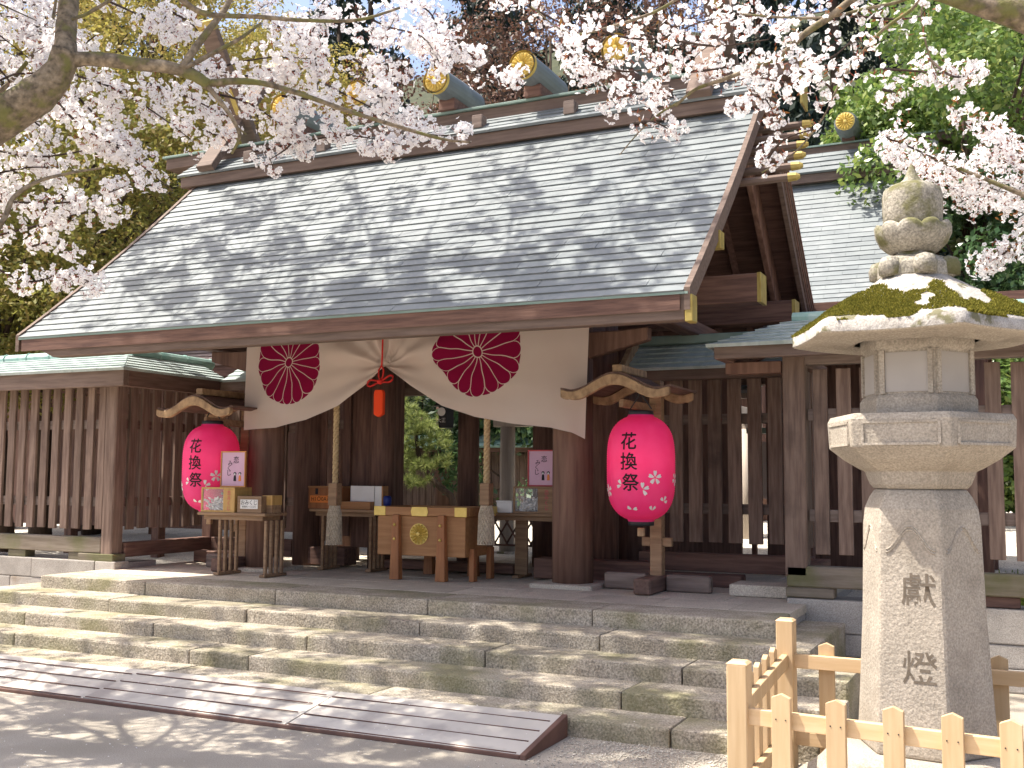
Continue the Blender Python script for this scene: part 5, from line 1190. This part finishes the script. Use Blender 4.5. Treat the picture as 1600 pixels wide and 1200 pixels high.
# ------------------------------------------------------------ cherry trees
def flower_mesh(pos, nrm, rad):
    """five cupped petals per flower; pos, nrm (n,3); rad (n,)"""
    n = len(pos); nrm = nrm/np.linalg.norm(nrm, axis=1)[:, None]
    a = np.cross(nrm, rng.normal(size=(n, 3))); a /= np.linalg.norm(a, axis=1)[:, None]; c = np.cross(nrm, a)
    V = np.empty((n, 5, 4, 3))
    for k in range(5):
        t0 = 2*math.pi*k/5
        for j, (q, w_, h) in enumerate(((.08, 0, 0), (.72, .47, .22), (1.0, 0, .34), (.72, -.47, .22))):
            cx_, sx_ = q*math.cos(t0)-w_*math.sin(t0), q*math.sin(t0)+w_*math.cos(t0)
            V[:, k, j] = pos + (a*cx_ + c*sx_ + nrm*h)*rad[:, None]
    return V.reshape(-1, 3)
def cluster_flowers(centres, r_lo=.045, r_hi=.075, n_lo=9, n_hi=16, fr=.0185):
    pos, nr = [], []
    for p in centres:
        k = random.randint(n_lo, n_hi); d = rng.normal(size=(k, 3)); d[:, 2] -= .25; d /= np.linalg.norm(d, axis=1)[:, None]
        pos.append(np.array(p)+d*rng.uniform(r_lo, r_hi, size=(k, 1))); nr.append(d+rng.normal(size=(k, 3))*.35)
    pos = np.concatenate(pos); nr = np.concatenate(nr); return pos, nr, fr*(.85+.3*rng.random(len(pos)))
def build_flowers(parent, centres, name='blossom', **kw):
    pos, nr, rad = cluster_flowers(centres, **kw); V = flower_mesh(pos, nr, rad)
    o = npmesh(name, V, np.arange(len(V)).reshape(-1, 4), 'blossom', parent, 'stuff')
    # reddish calyxes at the flower backs
    k = rng.random(len(pos)) < .75; q = pos[k]; n_ = nr[k]/np.linalg.norm(nr[k], axis=1)[:, None]; m_ = len(q)
    a = np.cross(n_, rng.normal(size=(m_, 3))); a /= np.linalg.norm(a, axis=1)[:, None]; s_ = a*.0035
    V = np.stack([q-s_-n_*.004, q+s_-n_*.004, q+s_*.4-n_*.034, q-s_*.4-n_*.034], 1).reshape(-1, 3)
    npmesh('calyx', V, np.arange(len(V)).reshape(-1, 4), 'calyx', parent, 'stuff')
    return o

def smooth_path(pts, n=5):
    out = []; P_ = [Vector(p) for p in pts]
    for i in range(len(P_)-1):
        p0, p1, p2, p3 = P_[max(i-1, 0)], P_[i], P_[i+1], P_[min(i+2, len(P_)-1)]
        for k in range(n):
            t_ = k/n; out.append(.5*((2*p1)+(p2-p0)*t_+(2*p0-5*p1+4*p2-p3)*t_*t_+(3*p1-p0-3*p2+p3)*t_**3))
    out.append(P_[-1]); return out
def limb(mb, pxs, dep, w0, w1, d1=None, n=8, knob=0.):
    """a limb traced through photograph points at its own distance; w0, w1: widths in photograph pixels"""
    d1 = d1 or dep; m_ = len(pxs); pts = [atd(px_, py_, lerp(dep, d1, i/(m_-1))) for i, (px_, py_) in enumerate(pxs)]
    sp = smooth_path(pts); k = len(sp)
    rad = [lerp(w0, w1, i/(k-1))*lerp(dep, d1, i/(k-1))/FPX/2*(1+knob*random.uniform(-1, 1)) for i in range(k)]
    mb.tube(sp, rad, n); return sp
def strand(cent, twigs, pxs, dep, spread, dens=1.0, d1=None):
    """a flowering twig: thin wood plus blossom clusters gathered round it"""
    d1 = d1 or dep; m_ = len(pxs); jit = [random.uniform(-.25, .25) for _ in pxs]
    pts = [atd(px_, py_, lerp(dep, d1, i/max(1, m_-1))+jit[i]) for i, (px_, py_) in enumerate(pxs)]
    sp = smooth_path(pts, 6); k = len(sp); twigs.tube(sp, [lerp(.009, .003, i/(k-1)) for i in range(k)], 5)
    L = sum((sp[i+1]-sp[i]).length for i in range(k-1)); sw = spread*dep/FPX
    N_ = int(dens*(L+sw)*(sw*2+.06)/.0125)+2
    for _ in range(N_):
        i = random.randrange(k); o_ = Vector((random.gauss(0, .5), random.gauss(0, .5), random.gauss(0, .5)))*sw; p = sp[i]+o_
        cent.append(tuple(p))
        if random.random() < .35: twigs.tube([sp[i], sp[i].lerp(p, .6)+Vector((0, 0, .01)), p], [.0035, .003, .002], 4)

CL = thing('cherry_tree', 'blossoming cherry tree whose mossy limb enters at the left edge', 'tree', (-8.3, 3.9, 0), 'blossoming cherry trees')
D = 6.4
wood = MB(); thin = MB(); cen = []
base = Vector((-8.3, 3.9, 0)); k1 = Vector((-7.75, 4.05, 1.5)); k2 = atd(-170, 330, 6.6); k3 = atd(-60, 225, 6.45); k4 = atd(45, 158, D); k5 = atd(88, 118, D); k6 = atd(104, 80, D)
tr_pts = smooth_path([base-Vector((0, 0, .2)), base+Vector((.1, .02, .5)), k1, k2, k3, k4, k5, k6], 5); k = len(tr_pts)
wood.tube(tr_pts, [lerp(.24, .082, min(1, i/(k-1)*1.1))*(1+.05*random.uniform(-1, 1)) for i in range(k)], 14)
limb(wood, [(103, 92), (103, 50), (108, 0), (116, -80), (130, -200), (150, -330)], D, 35, 22, 6.8, 12, .04)
limb(wood, [(100, 98), (130, 92), (170, 94), (215, 100), (262, 105), (300, 116), (326, 133)], D, 24, 17, 6.5, 10, .07)
limb(wood, [(320, 131), (362, 127), (410, 130), (470, 147), (540, 172), (620, 197), (690, 217), (735, 222)], 6.5, 12, 3.5, 6.9, 8, .08)
limb(wood, [(322, 132), (345, 160), (366, 190), (374, 215), (362, 240)], 6.5, 9, 4, 6.6, 8, .06)
limb(wood, [(372, 200), (385, 210)], 6.55, 4, 2, 6.6, 6)
limb(wood, [(284, 108), (305, 75), (330, 42), (355, 8), (375, -40)], 6.45, 13, 8, 6.7, 8, .06)
limb(wood, [(290, 106), (335, 82), (375, 60), (408, 36)], 6.45, 8, 4, 6.7, 8, .06)
limb(wood, [(250, -40), (285, 0), (325, 22), (400, 26), (480, 32), (560, 31), (625, 12)], 6.2, 11, 4, 6.5, 8, .06)
limb(wood, [(112, 30), (135, 22), (175, -2), (230, -40)], D, 6, 5, 6.5, 6)
limb(wood, [(-40, 160), (0, 142), (30, 112), (62, 70), (80, 40), (90, -20)], 7.2, 8, 5, 7.2, 6)
limb(wood, [(-60, 420), (0, 352), (22, 308), (60, 283), (112, 270), (160, 262)], 6.0, 11, 3, 6.2, 7, .06)
LS = [([(-20, 20), (45, 35), (95, 70)], 46, 6.6), ([(-20, 90), (50, 120), (92, 165)], 42, 6.8), ([(20, 0), (70, 20), (60, 100)], 40, 6.9), ([(118, 118), (170, 135), (225, 165), (275, 200), (310, 228)], 30, 6.3), ([(88, 158), (130, 200), (180, 228), (225, 262), (270, 298)], 30, 6.2),
      ([(120, 150), (160, 190), (215, 235)], 30, 6.5), ([(-20, 232), (60, 245), (150, 232), (190, 225)], 26, 6.4), ([(-20, 275), (40, 262), (90, 262)], 32, 6.3), ([(-20, 312), (70, 318), (140, 310), (205, 288)], 24, 6.1), ([(-20, 372), (60, 352), (120, 335), (190, 328)], 18, 6.2),
      ([(-20, 412), (45, 440), (100, 428), (140, 440)], 24, 6.5), ([(50, 385), (85, 378), (110, 395)], 16, 6.4), ([(165, 0), (225, 28), (280, 62)], 22, 6.5), ([(262, 15), (300, 38), (315, 60)], 28, 6.4), ([(296, 118), (350, 103), (420, 90), (490, 92)], 20, 6.5),
      ([(330, 145), (385, 160), (430, 188), (452, 205)], 32, 6.5), ([(415, 108), (455, 112), (490, 100)], 24, 6.6), ([(405, 15), (440, 45), (478, 62), (500, 20)], 34, 6.4), ([(486, 58), (494, 98), (496, 140)], 22, 6.5), ([(548, 10), (600, 40), (660, 58), (688, 100)], 34, 6.5),
      ([(552, 92), (585, 112), (628, 122)], 26, 6.6), ([(640, 58), (690, 95), (745, 118), (812, 132)], 22, 6.7), ([(505, 130), (560, 158), (625, 190)], 30, 6.7), ([(395, 238), (470, 222), (545, 212), (625, 226)], 24, 6.6), ([(325, 205), (350, 215)], 18, 6.5),
      ([(615, -10), (670, 18), (692, 65)], 30, 6.6), ([(640, 204), (685, 212), (722, 208)], 12, 6.8), ([(590, 150), (635, 165), (655, 190)], 24, 6.7), ([(440, 150), (500, 160), (540, 185)], 20, 6.6), ([(130, 70), (150, 55)], 14, 6.8), ([(470, 200), (450, 230), (420, 250)], 22, 6.5),
      ([(700, 60), (735, 85), (750, 105)], 20, 6.7), ([(410, 120), (380, 118), (345, 112)], 12, 6.5), ([(230, 130), (300, 155), (360, 185)], 24, 6.5), ([(20, 180), (60, 195), (80, 225)], 24, 6.6), ([(560, 230), (620, 220), (660, 212)], 14, 6.8)]
for pxs, sp_, dep in LS: strand(cen, thin, pxs, dep+.55, sp_*.85, 1.05)
# the crown that rises out of the picture and shades roof, steps and forecourt
shade = []
def arc_branch(mb, th_, shd, a, b_, r0_, r1_, n_tw, tw_len, dens, sag_=.3):
    a, b_ = Vector(a), Vector(b_); mid = a.lerp(b_, .5)+Vector((0, 0, sag_)); sp = smooth_path([a, a.lerp(mid, .5)+Vector((random.uniform(-.2, .2), random.uniform(-.2, .2), .1)), mid, mid.lerp(b_, .5)+Vector((random.uniform(-.2, .2), random.uniform(-.2, .2), .05)), b_], 4)
    mb.tube(sp, [lerp(r0_, r1_, i/(len(sp)-1)) for i in range(len(sp))], 7)
    for _ in range(n_tw):
        p = sp[random.randrange(3, len(sp))]; d = Vector((random.gauss(0, 1), random.gauss(0, 1), random.gauss(-.1, .35))).normalized(); L = tw_len*random.uniform(.5, 1.2); q = p+d*L; q2 = p+d*L*.5+Vector((0, 0, .08))
        th_.tube([p, q2, q], [.010, .007, .003], 5)
        for _ in range(int(dens*L*9)):
            t_ = random.uniform(.1, 1.05); c_ = (p.lerp(q2, t_*2) if t_ < .5 else q2.lerp(q, t_*2-1)); shd.append(tuple(c_+Vector((random.gauss(0, .07), random.gauss(0, .07), random.gauss(0, .06)))))
def gap(p, f=1.9, thr=-.08):                     # holes cut along the sun rays to shape dapples and light the visible blossom
    v_ = Vector(p) - SUN*((p[2]-4.8)/SUN.z)
    if -7.6 < v_.x < -2.0 and 4.0 < v_.y < 7.0 and random.random() < .70: return True
    q = Vector(p) - SUN*((p[2]-3.0)/SUN.z)
    if p[2] > 6.2 and p[1] > 5.8: f = 3.3; thr = .03
    return mn.noise(Vector((q.x*f, q.y*f, .5))) + .5*mn.noise(Vector((q.x*f*2.7, q.y*f*2.7, 4.5))) < thr
top0 = atd(150, -330, 6.8); crown_c = Vector((top0.x-.4, top0.y, top0.z))
for tgt, r_, ntw in (((-8.2, 6.2, 7.6), .07, 26), ((-7.2, 7.4, 8.3), .07, 30), ((-9.4, 7.9, 7.9), .06, 26), ((-6.0, 6.6, 8.6), .06, 26), ((-4.7, 7.5, 8.7), .05, 22), ((-8.6, 9.0, 9.0), .05, 24), ((-6.7, 8.6, 9.4), .05, 26), ((-5.2, 8.9, 9.6), .05, 22), ((-10.3, 6.0, 7.2), .05, 18), ((-10.8, 7.4, 8.2), .05, 24), ((-11.3, 8.4, 8.6), .05, 24), ((-10.0, 8.7, 9.1), .05, 22), ((-7.4, 3.2, 7.2), .06, 22), ((-9.3, 4.6, 6.4), .06, 24), ((-5.8, 3.9, 7.4), .05, 20)):
    arc_branch(wood, thin, shade, crown_c, tgt, r_*.32, .006, int(ntw*3.9), .95, 1.3)
for tgt, r_, ntw in (((-10.3, 4.9, 4.6), .06, 22), ((-9.6, 3.2, 4.4), .06, 22), ((-11.2, 6.2, 4.8), .06, 22), ((-8.9, 5.6, 5.2), .05, 22), ((-8.0, 2.6, 4.4), .05, 20), ((-10.8, 3.6, 4.0), .05, 18), ((-7.2, 2.2, 4.9), .05, 18), ((-6.4, 3.0, 5.4), .05, 22), ((-5.2, 3.0, 5.7), .05, 22), ((-4.2, 3.5, 6.1), .05, 20), ((-5.6, 4.2, 6.0), .05, 18), ((-7.6, 4.9, 5.6), .05, 20)):
    arc_branch(wood, thin, shade, k2, tgt, r_*.42, .008, int(ntw*2.5), .9, 1.2)
wood.build('limbs', 'cherry_bark', CL, smooth=True); thin.build('twigs', 'twig_bark', CL)['kind'] = 'stuff'
shade = [p for p in shade if not gap(p)]
build_flowers(CL, cen, fr=.0205); build_flowers(CL, shade, n_lo=9, n_hi=14, r_lo=.025, r_hi=.07, fr=.022); print('clusters', len(cen), len(shade))

# second cherry, standing out of the picture on the right
CR = thing('cherry_tree', 'blossoming cherry tree reaching in from the top right with reddish young leaves', 'tree', (2.6, 7.3, 0), 'blossoming cherry trees')
wood = MB(); thin = MB(); cen = []; shade = []
base = Vector((2.6, 7.3, 0)); j1 = atd(1900, 240, 5.9); j2 = atd(1760, 95, 5.8)
sp = smooth_path([base-Vector((0, 0, .2)), base+Vector((.1, -.1, 1.2)), base+Vector((-.1, -.2, 2.2)), j1, j2, atd(1600, 26, 5.7), atd(1540, 11, 5.7), atd(1480, -4, 5.7), atd(1400, -30, 5.8)], 5); k = len(sp)
wood.tube(sp, [lerp(.20, .034, min(1, i/(k-1)*1.15)) for i in range(k)], 12)
limb(wood, [(1420, -45), (1340, -6), (1300, 24), (1256, 54), (1222, 85), (1180, 105), (1130, 124), (1086, 140), (1055, 166)], 5.8, 14, 4, 6.2, 8, .06)
limb(wood, [(1440, -10), (1425, 14), (1380, 46), (1342, 88), (1312, 130), (1286, 184), (1242, 238), (1190, 270)], 5.7, 6, 2, 5.9, 6)
limb(wood, [(1450, -20), (1440, 20), (1450, 80), (1472, 132)], 5.7, 4, 2, 5.8, 5)
limb(wood, [(1440, -12), (1400, 4), (1350, 14), (1300, 26), (1240, 28), (1160, 22)], 5.8, 6, 3, 6.0, 6)
limb(wood, [(1060, 160), (1030, 178), (1000, 205), (968, 242)], 6.2, 4, 1.5, 6.3, 5)
limb(wood, [(1100, -40), (1040, 10), (960, 40), (890, 52), (830, 10)], 6.0, 6, 2, 6.3, 6)
RS = [([(770, -10), (830, 12), (880, 38), (945, 62)], 22, 6.4), ([(905, 28), (960, 55), (1030, 60), (1090, 36), (1140, 25)], 36, 6.2), ([(925, 100), (985, 112), (1060, 95)], 32, 6.2), ([(1050, 62), (1120, 72), (1200, 62)], 36, 6.1), ([(1078, 112), (1120, 108), (1165, 98)], 26, 6.1),
      ([(975, 150), (1020, 145), (1060, 155)], 24, 6.2), ([(990, 192), (1020, 190), (1050, 205)], 14, 6.2), ([(1115, 15), (1200, 28), (1290, 18)], 28, 6.0), ([(1235, 70), (1290, 92), (1335, 60)], 34, 5.9), ([(1250, 112), (1300, 140), (1290, 180)], 24, 5.9), ([(1195, 255), (1225, 218), (1280, 200)], 14, 5.9),
      ([(1330, 25), (1400, 30), (1440, 25)], 18, 5.8), ([(1180, 120), (1230, 130)], 22, 6.0), ([(940, 130), (960, 160)], 18, 6.3), ([(880, 70), (900, 95), (925, 110)], 16, 6.4), ([(1380, 108), (1440, 112), (1500, 118)], 13, 5.9), ([(1450, 90), (1490, 120), (1530, 110)], 14, 5.9), ([(1380, 140), (1400, 145)], 8, 5.9), ([(1490, 172), (1505, 180)], 12, 5.9), ([(1150, 165), (1190, 150), (1210, 180)], 10, 6.0)]
for pxs, sp_, dep in RS: strand(cen, thin, pxs, dep, sp_, .78)
RS2 = [([(1385, 215), (1440, 238), (1500, 268), (1560, 298), (1620, 300)], 26, 8.0), ([(1430, 260), (1500, 300), (1560, 310), (1620, 330)], 22, 8.1), ([(1530, 195), (1575, 225), (1620, 262)], 26, 7.9), ([(1535, 412), (1570, 395), (1620, 352)], 16, 8.0), ([(1545, 250), (1560, 225)], 20, 8.0), ([(1400, 245), (1430, 262)], 14, 8.0)]
for pxs, sp_, dep in RS2: strand(cen, thin, pxs, dep, sp_, 2.6)
limb(wood, [(1800, 420), (1700, 350), (1600, 305), (1520, 272), (1440, 240)], 7.4, 14, 3, 8.0, 7)
limb(wood, [(1700, 350), (1620, 350), (1570, 394), (1540, 412)], 7.8, 6, 2, 8.0, 6)
for tgt, r_, ntw in (((.4, 6.4, 6.4), .05, 14), ((-1.2, 7.2, 6.9), .05, 12), ((1.5, 8.4, 6.2), .05, 14), ((3.6, 8.0, 5.6), .05, 14), ((2.0, 5.4, 5.8), .05, 14), ((.9, 6.9, 5.9), .04, 14), ((2.8, 6.4, 5.2), .04, 12)):
    arc_branch(wood, thin, shade, j2, tgt, r_*.7, .012, int(ntw*2.4), .9, 1.2)
wood.build('limbs', 'cherry_bark', CR, smooth=True); thin.build('twigs', 'twig_bark', CR)['kind'] = 'stuff'
build_flowers(CR, cen, n_lo=6, n_hi=11, r_lo=.045, r_hi=.085, fr=.0195); print('clusters', len(cen)); build_flowers(CR, shade, n_lo=6, n_hi=10)
leafmat('young_leaf', (.240, .085, .035), (.300, .130, .045), (.200, .120, .035), .4)
sel_ = [cen[i] for i in rng.choice(len(cen), len(cen)//2, replace=False)]
V, F = leaf_cloud(sel_, [.09]*len(sel_), len(sel_)*3, .035, .4); npmesh('young_leaves', V, F, 'young_leaf', CR, 'stuff')

# fallen petals and gravel on the forecourt
PV_, PF_ = [], []
for _ in range(700):
    y = random.uniform(3.2, 6.6); x = random.uniform(-7.5, -.2); z = .004
    if 5.66 < y < 6.29 and x < -2.6: z = lerp(.03, .13, (y-5.68)/.6)+.008
    elif y >= 6.29: z = .122 if x < -1.05 else .004
    a = random.uniform(0, 6.28); s_ = random.uniform(.004, .008); u = Vector((math.cos(a), math.sin(a), random.uniform(-.2, .2)))*s_; v_ = Vector((-math.sin(a), math.cos(a), random.uniform(-.2, .2)))*s_*.7; p = Vector((x, y, z+.002)); o_ = len(PV_)
    PV_ += [p-u, p-v_, p+u, p+v_]; PF_.append((o_, o_+1, o_+2, o_+3))
tag(npmesh('fallen_petals', PV_, PF_, 'blossom', None, 'stuff'), 'scattered fallen cherry petals on the forecourt', 'petals')
mb = MB(); oc = [(1, 0, 0), (0, 1, 0), (-1, 0, 0), (0, -1, 0), (0, 0, .7), (0, 0, -.5)]; of = [(0, 1, 4), (1, 2, 4), (2, 3, 4), (3, 0, 4), (1, 0, 5), (2, 1, 5), (3, 2, 5), (0, 3, 5)]
for _ in range(5200):
    y = 6.29-abs(random.gauss(0, .45)); x = random.uniform(-2.5, -.1)+random.gauss(0, .15)
    if y < 4.6: continue
    if x < -2.58 and y > 5.6: continue
    s_ = random.uniform(.004, .010); a = random.uniform(0, 6.28); mb.add([(x+s_*(p_[0]*math.cos(a)-p_[1]*math.sin(a)*.7), y+s_*(p_[0]*math.sin(a)+p_[1]*math.cos(a)*.7), .003+s_*p_[2]) for p_ in oc], of)
V = np.array(mb.v); F = np.array(mb.f); o = npmesh('gravel', V, F, 'gravel_bright', None, 'stuff'); tag(o, 'loose pale gravel before the lowest step beside the ramp', 'gravel')
